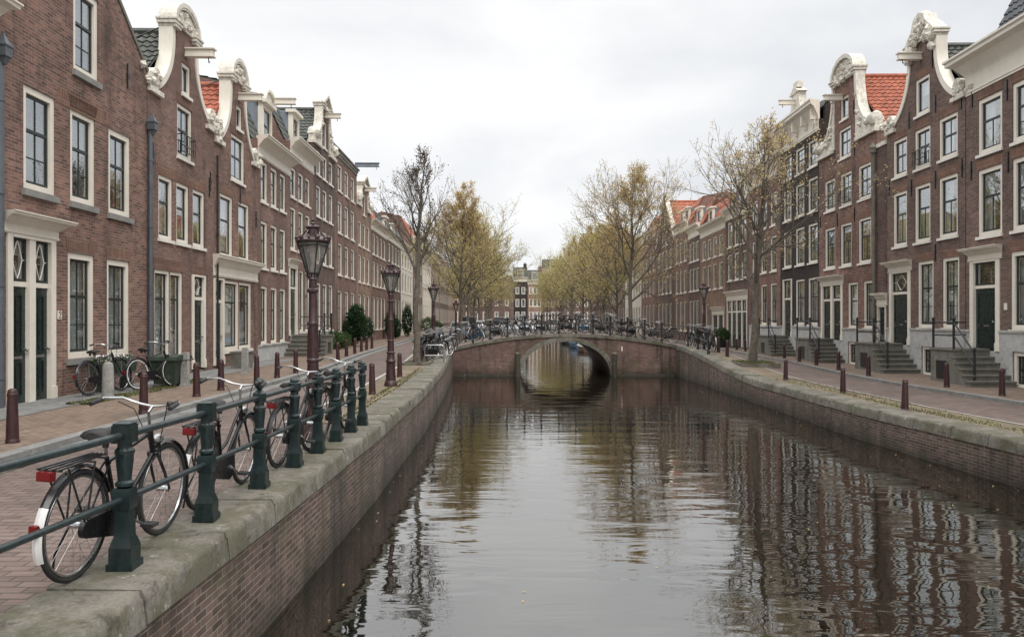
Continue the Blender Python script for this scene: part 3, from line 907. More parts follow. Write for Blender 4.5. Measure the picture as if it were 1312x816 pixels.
        return a
    def point(s, zt):
        w = s.w; zt -= s.z0
        s.outline = [(0, 0), (w, 0), (w, s.zs), (w/2, zt), (0, s.zs)]
        b = MB(); b.ribbon([(w, s.zs), (w/2, zt), (0, s.zs)], .08, .03, -.03, .33)
        b.build('gable_coping', M['stone_step'], s.P, ang=30)
    def flat(s, zt=None):
        w = s.w; z = s.zs if zt is None else zt-s.z0
        s.outline = [(0, 0), (w, 0), (w, z), (0, z)]
    def cornice(s, z0, z1, out=.45, brackets=0):
        cornice_piece(s.P, 0.005, s.w-.005, z0-s.z0, z1-s.z0, out)
        h = z1-z0
        if brackets:
            me = cached('bracket', lambda: (lambda b: (b.prism([(0,0),(.16,0),(.16,.5),(0,.5)], -.34, -.05), b.prism([(.02,-.22),(.14,-.22),(.14,0),(.02,0)], -.18, -.05), b)[-1])(MB()).mesh('bracket', M['white'], smooth=False))
            for k in range(brackets):
                put('bracket', me, s.P, (lerp(.1, s.w-.26, k/(brackets-1)), 0, z0-s.z0+h*.38))
    def gable_roof(s, ridge, tile='tile_dark', fine=True, eave=None):
        w = s.w; D = s.depth; zr_ = ridge-s.z0; ze = s.zs if eave is None else eave-s.z0
        b = MB(); y0 = .31
        kw = {} if fine else {'tw': .5, 'th': .6}
        pantiles(b, (0, y0, ze), (0, D, ze), (w/2, D, zr_), (w/2, y0, zr_), **kw)
        pantiles(b, (w, D, ze), (w, y0, ze), (w/2, y0, zr_), (w/2, D, zr_), **kw)
        b.tube([(w/2, y0, zr_+.05), (w/2, D, zr_+.05)], .12, 8)
        s.roof = b.build('roof', M[tile], s.P)
        s.back = [(0, 0), (w, 0), (w, ze), (w/2, zr_), (0, ze)]
    def street_roof(s, ridge, tile='tile_grey', steep=.62, fine=True, setb=.28):
        """mansard-like slope facing the street, closed by brick side walls"""
        w = s.w; D = s.depth; ze = s.zs; zr_ = ridge-s.z0
        y1 = setb+(zr_-ze)*steep
        b = MB(); kw = {} if fine else {'tw': .5, 'th': .6}
        pantiles(b, (0, setb, ze), (w, setb, ze), (w, y1, zr_), (0, y1, zr_), **kw)
        pantiles(b, (0, y1, zr_), (w, y1, zr_), (w, y1+2, zr_+.45), (0, y1+2, zr_+.45), **kw)
        pantiles(b, (w, D, ze), (0, D, ze), (0, y1+2, zr_+.45), (w, y1+2, zr_+.45), **kw)
        b.tube([(0, y1+2, zr_+.47), (w, y1+2, zr_+.47)], .1, 6)
        s.roof = b.build('roof', M[tile], s.P)
        s.sideprof = [(setb, ze), (D, ze), (y1+2, zr_+.42), (y1, zr_-.03)]
        s.back = [(0, 0), (w, 0), (w, ze), (0, ze)]
    def dormer(s, x0, x1, z0, z1, yb=.35, st='D', top='flat', depth=2.2, px=False, cheek='lead'):
        if px: x0, x1 = s.lx(x0), s.lx(x1)
        z0 -= s.z0; z1 -= s.z0
        b = MB(); f = .14
        b.box(x0, x0+f, yb, yb+.2, z0, z1); b.box(x1-f, x1, yb, yb+.2, z0, z1)
        b.box(x0+f, x1-f, yb, yb+.2, z1-.16, z1); b.box(x0+f, x1-f, yb-.03, yb+.2, z0, z0+.12)
        b.box(x0-.1, x1+.1, yb-.16, yb+.3, z1+.002, z1+.14)
        if top == 'arc':
            b.prism([(x0, z1+.142), (x1, z1+.142)] + pediment_arc((x0+x1)/2, (x1-x0)/2, z1+.142, .45)[::-1][1:-1], yb-.06, yb+.2)
            b.ribbon(pediment_arc((x0+x1)/2, (x1-x0)/2+.02, z1+.15, .47)[::-1], .03, .07, yb-.16, yb+.25)
        d = b.build('dormer', M['white'], s.P, ang=30)
        b = MB()
        b.box(x0+.02, x0+.1, yb+.202, yb+depth, z0, z1-.01); b.box(x1-.1, x1-.02, yb+.202, yb+depth, z0, z1-.01)
        b.box(x0+.02, x1-.02, yb+.302, yb+depth, z1, z1+.1)
        b.build('dormer_cheek', M[cheek], d, smooth=False)
        w_, h_ = x1-x0-2*f, z1-z0-.28
        k = (round(w_, 2), round(h_, 2), .02)
        ww = put('window', cached(('f', k, 'white'), lambda: frame_mesh(w_, h_, .02, .03, .17, 'window', M['white'])), d, (x0+f, yb, z0+.12))
        # sash and glass of the dormer light, one mesh each under the dormer
        put('sash', cached(('s', k, st), lambda: sash_mesh(w_, h_, .02, st, M['sash'])), d, (x0+f, yb, z0+.12))
        put('pane', cached(('p', k), lambda: pane_mesh(w_, h_, .02)), d, (x0+f, yb, z0+.12))
        return d
    def chimney(s, x, y, z0, z1, w=.8, d=.55, mat=None):
        z0 -= s.z0; z1 -= s.z0
        b = MB(); b.box(x-w/2, x+w/2, y-d/2, y+d/2, z0, z1)
        b.box(x-w/2-.05, x+w/2+.05, y-d/2-.05, y+d/2+.05, z1+.002, z1+.1)
        for k in (-1, 1): b.lathe([(.1, z1+.1), (.08, z1+.45)], 8, M=Matrix.Translation((x+k*w*.22, y, 0)))
        b.build('chimney', M[mat or s.brick], s.roof, smooth=False)
    def plinth_stone(s, z1, holes=()):
        """pale stone dressing of the basement, cut round the openings"""
        z1 -= s.z0
        hs = [(max(h[0], .03), min(h[1], s.w-.03), h[2], min(h[3], z1-.03)) for h in s.holes if h[2] < z1-.05]
        segs = []
        b = MB()
        xs = sorted(set([0.0, s.w]+[h[0] for h in hs]+[h[1] for h in hs]))
        for xa, xb in zip(xs, xs[1:]):
            if xb-xa < .01: continue
            m = (xa+xb)/2; z = 0
            for h in sorted([h for h in hs if h[0] < m < h[1]], key=lambda h: h[2]):
                if h[2] > z: b.box(xa, xb, -.025, -.001, z, h[2])
                z = h[3]
                if h[3] >= z1-.04: z = z1
            if z < z1-.01: b.box(xa, xb, -.025, -.001, z, z1)
        def blocked(xa, xb): return any(h[0] < (xa+xb)/2 < h[1] and h[3] >= z1-.04 for h in hs)
        for xa, xb in zip(xs, xs[1:]):
            if not blocked(xa, xb): b.box(xa, xb, -.06, -.001, z1+.001, z1+.07)
        b.build('plinth', M['bluestone'], s.P, smooth=False)
    def arches(s):
        """flat brick arches above the openings"""
        hs = sorted([list(h) for h in s.holes if h[3]-h[2] >= 1.0], key=lambda h: (round(h[3], 1), h[0])); out = []
        for h in hs:        # neighbours under one arch
            if out and abs(out[-1][3]-h[3]) < .05 and h[0]-out[-1][1] < .3: out[-1][1] = h[1]
            else: out.append(h)
        for (x0, x1, z0, z1) in out:
            if z1-z0 < 1.0: continue
            top = z1+.30
            b = MB(); b.prism([(x0-.02, z1+.004), (x1+.02, z1+.004), (x1+.1, top), (x0-.1, top)], -.006, -.0005)
            b.build('brick_arch', M['brick_arch'], s.P, smooth=False)
    def finish(s, arches=False):
        w, D = s.w, s.depth
        b = MB()
        front_wall(b, s.outline, s.holes)
        ze = s.zs
        b.box(0, .25, .301, D, 0, ze); b.box(w-.25, w, .301, D, 0, ze)
        b.prism(s.back, D-.25+.26, D+.26)
        if hasattr(s, 'sideprof'):
            for xa in (0.0, w-.25):
                vs = [(xa, y, z) for y, z in s.sideprof] + [(xa+.25, y, z) for y, z in s.sideprof]
                b.add(vs, [(0,1,2,3), (7,6,5,4), (0,4,5,1), (1,5,6,2), (2,6,7,3), (3,7,4,0)])
        b.build('wall', M[s.brick], s.P, smooth=False)
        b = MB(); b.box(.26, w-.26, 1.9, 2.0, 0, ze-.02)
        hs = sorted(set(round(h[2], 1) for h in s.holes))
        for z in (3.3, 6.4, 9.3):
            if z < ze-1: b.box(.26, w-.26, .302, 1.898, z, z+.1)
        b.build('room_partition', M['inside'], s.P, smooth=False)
        if arches: s.arches()
        return s.P

# ------------------------------------------------------------------ houses on the railing side
H = House('canal_house', 'brown brick house on the railing side beside the viewer', 'L', 2.0, 8.17, 0, 'brick_rose', 8.2)
H.flat(); H.grid(3, [(.85, 3.1, 'A'), (4.2, 6.2, 'A'), (6.6, 7.5, 'E')], 1.05, m=.4); H.cornice(7.6, 8.3, .4); H.street_roof(10.4, 'tile_dark', .5); H.finish(True)
H = House('canal_house', 'brick house at the frame edge with white cornice and blue pipe', 'L', 8.2, 14.0, 0, 'brick_brown', 7.35)
H.flat(); H.grid(3, [(.85, 3.1, 'A'), (4.2, 6.2, 'A')], 1.0); H.cornice(6.75, 7.4, .4)
H.street_roof(9.6); H.finish(True)
downpipe(H.P, H.w+.03, 0, 6.6, .06)

H = House('canal_house', 'brick house with pointed gable, twin green doors and cross-barred windows', 'L', 14.06, 20.13, 0, 'brick_red', 8.05)
H.point(10.45)
H.win(30, 71, 4.18, 6.17, 'A', sill='stone', cur=None, fw=.13)
H.win(90, 122, 4.18, 6.17, 'A', sill='stone', cur='drape', fw=.13)
H.win(139, 167, 4.15, 6.13, 'A', sill='stone', cur='drape', fw=.13)
H.win(94, 126, 7.0, 8.85, 'A', sill='stone', cur=None, fw=.13)
H.win(87, 121, .85, 3.1, 'A', sill='stone', cur='full', fw=.13)
H.win(137, 166, .83, 3.08, 'A', sill='stone', cur='full', fw=.13)
H.entrance(7.5, 70, .08, 2.3, 3.22, 2, ent=.40, out=.34, post=.17)
anchors(H.P, [(H.lx(150)+.5, 7.6)])
b = MB(); x = H.lx(75.5); b.box(x-.07, x+.07, -.022, -.002, 1.68, 1.86)
pl = b.build('house_number', M['white'], H.P, smooth=False)
b = MB()           # the figure 2, modelled as a thin raised stroke
b.tube([(x-.035, -.025, 1.81), (x-.02, -.025, 1.84), (x+.015, -.025, 1.842), (x+.035, -.025, 1.815), (x+.02, -.025, 1.775), (x-.035, -.025, 1.71), (x+.04, -.025, 1.71)], .008, 5)
b.build('numeral', M['iron'], pl)
H.gable_roof(10.2, 'tile_dark'); H.finish(True)
downpipe(H.P, H.w-.02, 0, 6.75, .055)

H = House('canal_house', 'brick house with white bell gable beside the downpipe, dark tiled roof', 'L', 20.16, 24.9, 0, 'brick_rose', 7.75)
H.bell(1.8, 9.45, 9.95, 10.6, seed=2, band=.15)
H.win(203, 221, 3.85, 5.55, 'B'); H.win(226, 242, 3.85, 5.55, 'B'); H.win(247, 262, 3.85, 5.55, 'B')
H.win(227, 246, 6.3, 7.8, 'D', cur=None, rail=True); H.win(233, 244, 8.15, 9.05, 'G', cur=None)
x0, x1 = H.lx(198), H.lx(234); m = (x0+x1)/2
H.win(x0, m+.045, .55, 3.0, 'F', px=False, cur='full', fw=.09); H.win(m+.05, x1, .55, 3.0, 'F', px=False, cur='full', fw=.09)
H.entrance(245.5, 262.5, .2, 2.25, 2.95, 1, cap=False, post=.14)
hoist(H.P, H.w/2+.1, 9.42)
anchors(H.P, [(.25, 6.0), (H.w-.35, 6.0), (H.w-.45, 5.8)])
H.gable_roof(9.9, 'tile_dark'); H.finish(True)

H = House('canal_house', 'brick house with white bell gable above a cream shopfront, red roof', 'L', 24.92, 29.4, 0, 'brick_red', 7.5)
H.bell(1.65, 9.35, 9.9, 10.6, seed=3, band=.15)
H.win(282, 298, 3.75, 5.8, 'B'); H.win(305.5, 319, 3.75, 5.8, 'B')
H.win(296, 313, 6.45, 8.0, 'D', cur=None); H.win(303, 310, 8.3, 9.1, 'G', cur=None)
x0, x1 = H.entrance(273.5, 286.5, .2, 2.2, 2.95, 1, cap=False, post=.14, lattice=False)
xa, xb = H.lx(287.5), H.lx(322); m = (xa+xb)/2
H.win(xa, m+.03, .62, 3.0, 'F', px=False, cur='full', fw=.12); H.win(m+.035, xb, .62, 3.0, 'F', px=False, cur='half', fw=.12)
cornice_piece(H.P, x0-.05, H.w-.05, 3.04, 3.75, .3, 'shop_cornice')
hoist(H.P, H.w/2+.1, 9.45)
anchors(H.P, [(.25, 6.1), (H.w*.55, 6.0), (H.w-.2, 5.4)])
H.gable_roof(9.75, 'tile_red'); H.finish(True)
downpipe(H.P, .02, 0, 7.2, .035, 'iron', False)

H = House('canal_house', 'brick house with white cornice, slate roof and arched hoist dormer', 'L', 29.42, 34.05, 0, 'brick_rose', 8.5)
H.flat()
for r in ((.72, 2.95), (3.65, 5.45), (6.2, 7.75)):
    for a, c in ((334.3, 342.5), (347, 355), (358.8, 365.8)): H.win(a, c, r[0], r[1], 'B', fw=.1)
H.plinth_stone(.62); H.cornice(7.85, 8.6, .5)
H.street_roof(10.6, 'tile_dark', .45)
H.dormer(H.w/2-.65, H.w/2+.65, 8.6, 10.3, .3, 'D', 'arc'); hoist(H.P, H.w/2, 10.55-.0, .8)
H.finish()

H = House('canal_house', 'brick house with white cornice and stone stoop behind the tall lamp', 'L', 34.07, 38.4, 0, 'brick_rose', 9.5)
H.flat()
for r in ((4.75, 6.6), (7.05, 8.35)):
    for a, c in ((372.3, 379), (382.3, 388.5), (391.5, 397)): H.win(a, c, r[0], r[1], 'B', fw=.1)
H.entrance(370, 380.5, .95, 3.0, 3.9, 1, ent=.35, post=.16, lattice=False)
H.win(384, 389, 1.1, 3.9, 'B', fw=.09); H.win(391, 397, 1.1, 3.9, 'B', fw=.09)
stoop(H.P, .15, 1.7, .085, .92, 1.5, 5, .3, d=-1)
H.plinth_stone(.9); H.cornice(8.75, 9.6, .5)
H.street_roof(11.4, 'tile_dark', .45)
H.dormer(H.w/2-.6, H.w/2+.6, 9.6, 11.1, .3, 'D', 'flat')
H.finish()

H = House('canal_house', 'tall dark brick house with carved neck gable and triangular top', 'L', 38.42, 43.5, 0, 'brick_umber', 10.5)
H.neck(1.9, 12.7, 13.3, seed=4, ped='tri')
H.grid(3, [(1.1, 3.5, 'B'), (4.5, 6.2, 'B'), (6.85, 8.4, 'B'), (8.95, 10.15, 'B')], .95, m=.35)
H.win(H.w/2-.4, H.w/2+.4, 10.6, 12.0, 'D', px=False, cur=None)
H.plinth_stone(.9)
hoist(H.P, H.w/2, 12.35); H.gable_roof(12.6, 'tile_dark'); H.finish()

H = House('canal_house', 'brown brick house with plain parapet and four even window rows', 'L', 43.52, 50.3, 0, 'brick_red', 11.2)
H.flat(); H.grid(3, [(.9, 3.3, 'B'), (4.2, 6.0, 'B'), (6.6, 8.4, 'B'), (9.0, 10.5, 'B')], 1.15, m=.4)
cornice_piece(H.P, 0, H.w, 10.85, 11.25, .2, 'cornice', 'stone', .4); H.street_roof(12.6, 'tile_grey'); H.finish()
hoist(H.P, H.w-.6, 11.5, 1.5, .16, .2, 'lead')

H = House('canal_house', 'narrow brick house with stepped white gable and hoist past the parapet', 'L', 50.32, 56.0, 0, 'brick_tan', 9.2)
H.neck(2.6, 10.7, 11.3, seed=6, ped='tri')
H.grid(3, [(.9, 3.3, 'B'), (4.1, 5.9, 'B'), (6.5, 8.1, 'B')], 1.0, m=.3, detail=1); H.win(H.w/2-.5, H.w/2+.5, 8.7, 10.1, 'D', px=False)
hoist(H.P, H.w/2, 10.5); H.gable_roof(10.6, 'tile_grey', False); H.finish()

H = House('canal_house', 'brick house with steep red roof rising behind a pale cornice', 'L', 56.02, 64.0, 0, 'brick_red', 8.8)
H.flat(); H.grid(4, [(.9, 3.3, 'B'), (4.1, 5.9, 'B'), (6.4, 7.9, 'B')], 1.1, m=.4, detail=1)
H.cornice(8.1, 8.9, .4); H.street_roof(10.7, 'tile_red', .5, False); H.chimney(H.w-1.2, 3.4, 10, 12.0); H.finish()
H.dormer(1.2, 2.5, 8.9, 10.2, .4, 'D')

H = House('canal_house', 'brown brick house with twin dormers standing behind the bare tree', 'L', 64.02, 73.5, 0, 'brick_brown', 8.9)
H.flat(); H.grid(4, [(.9, 3.4, 'B'), (4.2, 6.1, 'B'), (6.5, 8.0, 'B')], 1.2, m=.5, detail=1)
H.cornice(8.2, 9.0, .4); H.street_roof(10.6, 'tile_grey', .5, False); H.finish()
H.dormer(1.6, 2.9, 9.0, 10.2, .4, 'D'); H.dormer(H.w-2.9, H.w-1.6, 9.0, 10.2, .4, 'D')

H = House('canal_house', 'cream painted house front past the bare tree', 'L', 73.52, 84, 0, 'render_cream', 8.8)
H.flat(); H.grid(4, [(.9, 3.4, 'B'), (4.2, 6.1, 'B'), (6.6, 8.0, 'B')], 1.2, m=.5, detail=1)
H.cornice(8.2, 8.9, .4); H.street_roof(10.5, 'tile_grey', .5, False); H.finish()
FAR_L = [(84.02, 95, 'brick_red', 10.5, 'tile_red', 'far red brick house beyond the cream painted front'), (95.02, 108, 'render_cream', 9.5, 'tile_grey', 'pale far house half hidden by the khaki trees'),
         (108.02, 124, 'brick_brown', 11, 'tile_grey', 'far brown house behind the khaki trees on the railing side'), (124.02, 145, 'brick_umber', 10.2, 'tile_red', 'dark far house under a red roof behind khaki trees'),
         (145.02, 170, 'brick_red', 11, 'tile_grey', 'last brick house of the railing side row before the cross street')]
for (a, c, br, e, ti, lb) in FAR_L:
    H = House('canal_house', lb, 'L', a, c, 0, br, e)
    H.flat(); H.grid(max(3, int((c-a)/2.6)), [(.9, 3.4, 'B'), (4.2, 6.1, 'B'), (6.9, 8.6, 'B')], 1.2, m=.5, detail=1, sill=None)
    H.cornice(e-.8, e+.1, .4); H.street_roof(e+2.2, ti, .5, False); H.finish()

# ------------------------------------------------------------------ houses on the far bank
Z0 = -.35
H = House('canal_house', 'brick house on the far bank nearest the viewer, next to the corner cornice house', 'R', 11.5, 17.55, Z0, 'brick_red', 9.2)
H.flat(); H.grid(3, [(1.38, 3.6, 'C'), (4.3, 6.3, 'C'), (6.8, 8.3, 'C')], 1.05, m=.4); H.plinth_stone(1.28); H.cornice(8.5, 9.3, .45); H.street_roof(11.3, 'tile_grey', .5); H.finish(True)
H = House('canal_house', 'corner brick house with deep cream cornice and big white dormer', 'R', 17.6, 24.92, Z0, 'brick_brown', 9.85, True)
H.flat()
for a, c in ((1253, 1284), (1297, 1335)):
    H.win(a, c, 6.75, 8.45, 'C' if a < 1290 else 'A', cur='pair', fw=.13); H.win(a, c, 4.22, 6.28, 'C', cur='pair', fw=.13)
H.win(1295, 1334, 1.38, 3.62, 'C', cur='full', fw=.13)
H.win(1298, 1326, -.3, .75, 'E', cur=None, fw=.12, sill=None)
H.win(H.w-1.5, H.w-.45, 1.38, 3.62, 'C', px=False, cur='full', fw=.13); H.win(H.w-1.5, H.w-.45, 4.22, 6.28, 'C', px=False, fw=.13); H.win(H.w-1.5, H.w-.45, 6.75, 8.45, 'C', px=False, fw=.13)
x0, x1 = H.entrance(1243.5, 1281.5, .72, 2.62, 3.42, 1, ent=.42, out=.3, post=.2, lattice=False)
b = MB(); x = x1+.28; b.box(x-.07, x+.07, -.02, -.002, 2.3, 2.5); b.build('house_number', M['white'], H.P, smooth=False)
stoop(H.P, x0-.25, x0+1.05, .085, .72-Z0, 1.12, 6, .26, d=1)
H.plinth_stone(1.28); H.cornice(8.75, 9.95, .6)
anchors(H.P, [(.35, 9.0), (x1+.35, 8.7), (x1+.4, 6.6), (.3, 6.7)])
H.street_roof(12.2, 'tile_grey', .5, setb=.5); H.dormer(1302, 1345, 9.95, 11.9, .45, 'D', 'flat', px=True, depth=2.6)
H.finish(True)

H = House('canal_house', 'tall brick house with crested white bell gable next to the big cornice', 'R', 24.96, 30.4, Z0, 'brick_brown', 8.95, True)
H.bell(2.0, 11.0, 11.55, 12.3, seed=5, ped='crest', band=.17)
for a, c in ((1144.5, 1162), (1172, 1192), (1203, 1227)):
    H.win(a, c, 7.05, 8.45, 'D', cur='pair' if a > 1200 else None, fw=.11, rail=(1170 < a < 1180))
    H.win(a, c, 4.42, 6.45, 'C', cur='half' if a < 1200 else 'pair', fw=.11)
H.win(1176, 1196, 1.38, 3.72, 'A', cur='full', fw=.11); H.win(1207.5, 1229, 1.38, 3.72, 'A', cur='full', fw=.11)
H.win(1173, 1191, 8.95, 10.25, 'G', cur='blind', fw=.11)
H.win(1181, 1196, -.3, .72, 'E', cur=None, fw=.1, sill=None); H.win(1208, 1229, -.3, .72, 'E', cur=None, fw=.1, sill=None)
x0, x1 = H.entrance(1140, 1167, .72, 2.6, 3.4, 1, ent=.4, out=.3, post=.2)
stoop(H.P, x0-.5, x0+1.1, .085, .72-Z0, 1.12, 6, .26, d=1)
H.plinth_stone(1.28)
anchors(H.P, [(.2, 6.8+.3), (H.lx(1168), 6.8), (H.lx(1199), 6.8), (H.lx(1199), 9.4), (H.lx(1232), 9.1), (H.lx(1165), 9.3), (H.lx(1195), 11.0), (H.lx(1164), 11.0), (H.lx(1233), 6.9), (H.lx(1199), 4.3)])
hoist(H.P, H.w/2-.1, 11.05+.35); H.gable_roof(11.3, 'tile_dark'); H.finish(True)

# narrow recessed entry between two gabled houses
H = House('entry_passage', 'narrow grey entry with dark door between the two bell gabled houses', 'R', 30.42, 31.25, Z0, 'render_cream', 8.5)
H.brick = 'brick_umber'; H.flat(); H.holes = []
x0, x1 = H.entrance(.03, H.w-.03, .1, 2.1, 2.15, 1, px=False, ent=.5, out=.25, post=.08, lattice=False)
H.back = [(0, 0), (H.w, 0), (H.w, H.zs), (0, H.zs)]; H.depth = 5; H.finish()
b = MB(); b.box(0, H.w, -.05, 5.2, H.zs+.002, H.zs+.16); b.build('capstone', M['carved'], H.P, smooth=False)

H = House('canal_house', 'brick house with carved white neck gable and bright red roof', 'R', 31.27, 37.5, Z0, 'brick_red', 9.35, True)
H.neck(2.45, 12.35, 13.15, seed=8)
for a, c in ((1057, 1070), (1077, 1091), (1100, 1116)):
    H.win(a, c, 6.68, 8.1, 'D', cur=None if a > 1090 else 'pair', fw=.1, rail=(1075 < a < 1080)); H.win(a, c, 4.02, 5.88, 'C', fw=.1)
H.win(1086.5, 1099, 1.3, 3.25, 'B', cur='full', fw=.1); H.win(1106.5, 1121, 1.3, 3.25, 'B', cur='full', fw=.1)
H.win(1075, 1090, 8.8, 10.1, 'D', cur='drape', fw=.1); H.win(1077, 1087, 10.5, 11.5, 'G', cur=None, fw=.1)
H.win(1087, 1098, -.3, .7, 'E', cur=None, fw=.1, sill=None); H.win(1108, 1120, -.3, .7, 'E', cur=None, fw=.1, sill=None)
x0, x1 = H.entrance(1052.5, 1080, .72, 2.5, 3.2, 2, ent=.4, out=.3, post=.2, lattice=False)
stoop(H.P, x0-.3, x0+1.5, .085, .72-Z0, 1.12, 6, .26, d=1)
H.plinth_stone(1.2)
anchors(H.P, [(.2, 6.6), (H.lx(1073), 6.5), (H.lx(1095), 6.5), (H.lx(1122), 6.6), (H.lx(1070), 9.4), (H.lx(1095), 9.3), (H.lx(1120), 8.8), (H.w/2+.9, 11.1)])
hoist(H.P, H.w/2-.35, 11.9); H.gable_roof(12.3, 'tile_red'); H.finish(True)
downpipe(H.P, H.w-.06, .1, 8.9, .07, 'stone_step')

H = House('canal_house', 'black painted house with bracketed cream frieze and small pediment', 'R', 37.52, 43.2, Z0, 'brick_black', 11.3, True)
H.flat()
for a, c in ((1004, 1014), (1019.5, 1030.5), (1035.5, 1047.5)):
    for r in ((4.45, 6.35), (6.95, 8.6), (9.15, 10.45)): H.win(a, c, r[0], r[1], 'E' if r[0] > 6 else 'C', fw=.1, sash='sash', cur='pair')
    if a > 1010: H.win(a, c, 1.4, 3.7, 'C', cur='full', fw=.1)
x0, x1 = H.entrance(1003.5, 1015, .72, 2.7, 3.75, 1, cap=False, post=.14, lattice=False)
stoop(H.P, x0-.9, x0+.95, .085, .72-Z0, 1.12, 6, .26, d=1)
H.win(1024, 1033, -.3, .7, 'E', cur=None, fw=.1, sill=None); H.win(1038, 1046, -.3, .7, 'E', cur=None, fw=.1, sill=None)
H.plinth_stone(1.25); H.cornice(10.75, 12.2, .55, brackets=5)
b = MB(); z = 12.2-Z0; c = H.w/2-.2
b.prism([(c-1.0, z+.002), (c+1.0, z+.002), (c+.62, z+.55), (c+.5, z+1.15), (c-.5, z+1.15), (c-.62, z+.55)], -.1, .3)
b.prism([(c-.7, z+1.16), (c+.7, z+1.16), (c, z+1.5)], -.18, .32); b.box(c-.3, c+.3, -.1, .2, z+1.45, z+1.75)
b.build('pediment', M['carved'], H.P, smooth=False); hoist(H.P, c, z+.75, .9)
H.zs = 11.9-Z0; H.street_roof(12.35, 'tile_dark', .5); H.finish()

H = House('canal_house', 'brick house behind the slender street tree with pale cornice and dormer', 'R', 43.22, 49.3, Z0, 'brick_red', 10.7, True)
H.flat(); H.grid(3, [(1.35, 3.7, 'C'), (4.4, 6.4, 'C'), (7.0, 8.9, 'C')], 1.1, m=.3)
x = H.w
H.plinth_stone(1.2); H.cornice(9.7, 10.8, .5, 4); H.street_roof(12.6, 'tile_grey', .5); H.dormer(H.w/2-.8, H.w/2+.8, 10.8, 12.3, .35, 'D', 'arc'); H.finish()

H = House('canal_house', 'white and brick house with shop windows left of the slender tree', 'R', 49.32, 55.2, Z0, 'brick_umber', 9.2)
H.flat(); H.grid(3, [(4.3, 6.1, 'B'), (6.6, 8.3, 'B')], 1.15, m=.35)
x0, x1 = H.entrance(.4, H.w-.4, -.2, 2.1, 2.9, 4, px=False, ent=.6, out=.25, post=.15, lattice=False)
H.cornice(8.5, 9.3, .4); H.street_roof(11.6, 'tile_grey', .45); H.dormer(H.w/2-.7, H.w/2+.7, 9.3, 10.8, .35); H.finish()

H = House('canal_house', 'brick house with garage door, potted bush and broad red roof', 'R', 55.22, 63.3, Z0, 'brick_tan', 8.9)
H.flat(); H.grid(4, [(3.9, 5.8, 'B'), (6.3, 7.8, 'B')], 1.1, m=.4)
H.entrance(H.w*.52, H.w*.95, -.25, 1.9, 1.95, 2, px=False, ent=.55, out=.2, post=.2, lattice=False)
H.win(.5, 1.5, .5, 2.8, 'B', px=False); H.win(2.0, 3.0, .5, 2.8, 'B', px=False)
H.cornice(8.1, 9.0, .4); H.street_roof(10.9, 'tile_red', .5, False); H.dormer(1.2, 2.5, 9.0, 10.3, .4); H.chimney(H.w-1, 3.6, 10.2, 12.0); H.finish()

H = House('canal_house', 'narrow brick house with dormer at the lower end of the red roofs', 'R', 63.32, 68.0, Z0, 'brick_umber', 9.4)
H.flat(); H.grid(3, [(.6, 3.2, 'B'), (4.0, 5.9, 'B'), (6.5, 8.1, 'B')], 1.05, m=.3, detail=1)
H.cornice(8.5, 9.5, .4); H.street_roof(11.2, 'tile_red', .5, False); H.dormer(H.w/2-.8, H.w/2+.8, 9.5, 10.9, .4); H.finish()

H = House('canal_house', 'brick house with white dormer pair under an orange red roof', 'R', 68.02, 74.5, Z0, 'brick_rose', 10.2)
H.flat(); H.grid(3, [(.6, 3.2, 'B'), (4.0, 6.0, 'B'), (6.8, 8.6, 'B')], 1.15, m=.4, detail=1)
H.cornice(9.5, 10.3, .4); H.street_roof(12.3, 'tile_red', .5, False); H.dormer(.8, 2.2, 10.3, 11.6, .4); H.dormer(3.2, 4.6, 10.3, 11.6, .4); H.finish()

H = House('canal_house', 'dark spout gabled warehouse with hoist beam at its peak', 'R', 74.52, 85, Z0, 'brick_umber', 10.0)
H.zs = 9.6; H.outline = [(0,0),(H.w,0),(H.w,H.zs),(H.w/2+.6,13.9),(H.w/2+.6,14.6),(H.w/2-.6,14.6),(H.w/2-.6,13.9),(0,H.zs)]
b = MB(); b.ribbon([(H.w,H.zs),(H.w/2+.6,13.9),(H.w/2+.6,14.6),(H.w/2-.6,14.6),(H.w/2-.6,13.9),(0,H.zs)], .2, .08, -.06, .35); b.build('gable_coping', M['white'], H.P)
H.grid(4, [(.8, 3.2, 'B'), (4.2, 6.0, 'B'), (6.7, 8.5, 'B')], 1.2, m=.8, detail=1)
H.win(H.w/2-1.6, H.w/2-.4, 9.1, 10.5, 'D', px=False); H.win(H.w/2+.4, H.w/2+1.6, 9.1, 10.5, 'D', px=False); H.win(H.w/2-.45, H.w/2+.45, 11.2, 12.4, 'D', px=False)
hoist(H.P, H.w/2, 13.4, 2.0, .25, .32); H.gable_roof(13.6, 'tile_red', False); H.finish()
FAR_R = [(85.02, 96, 'brick_red', 11.5, 'tile_red', 'far brick house with pale stepped parapet beyond the warehouse'), (96.02, 112, 'render_cream', 9.8, 'tile_grey', 'pale far house behind the big budding tree'),
         (112.02, 130, 'brick_brown', 11, 'tile_red', 'far brown house behind the moored boats'), (130.02, 150, 'brick_umber', 10.2, 'tile_grey', 'dark far house deep in the row behind green trees'),
         (150.02, 172, 'brick_rose', 11.5, 'tile_red', 'last house of the far bank row before the cross street')]
for (a, c, br, e, ti, lb) in FAR_R:
    H = House('canal_house', lb, 'R', a, c, Z0, br, e)
    H.flat(); H.grid(max(3, int((c-a)/2.6)), [(.6, 3.2, 'B'), (4.2, 6.1, 'B'), (6.9, 8.6, 'B')], 1.2, m=.5, detail=1, sill=None)
    H.cornice(e-.8, e+.1, .4); H.street_roof(e+2.2, ti, .5, False); H.finish()
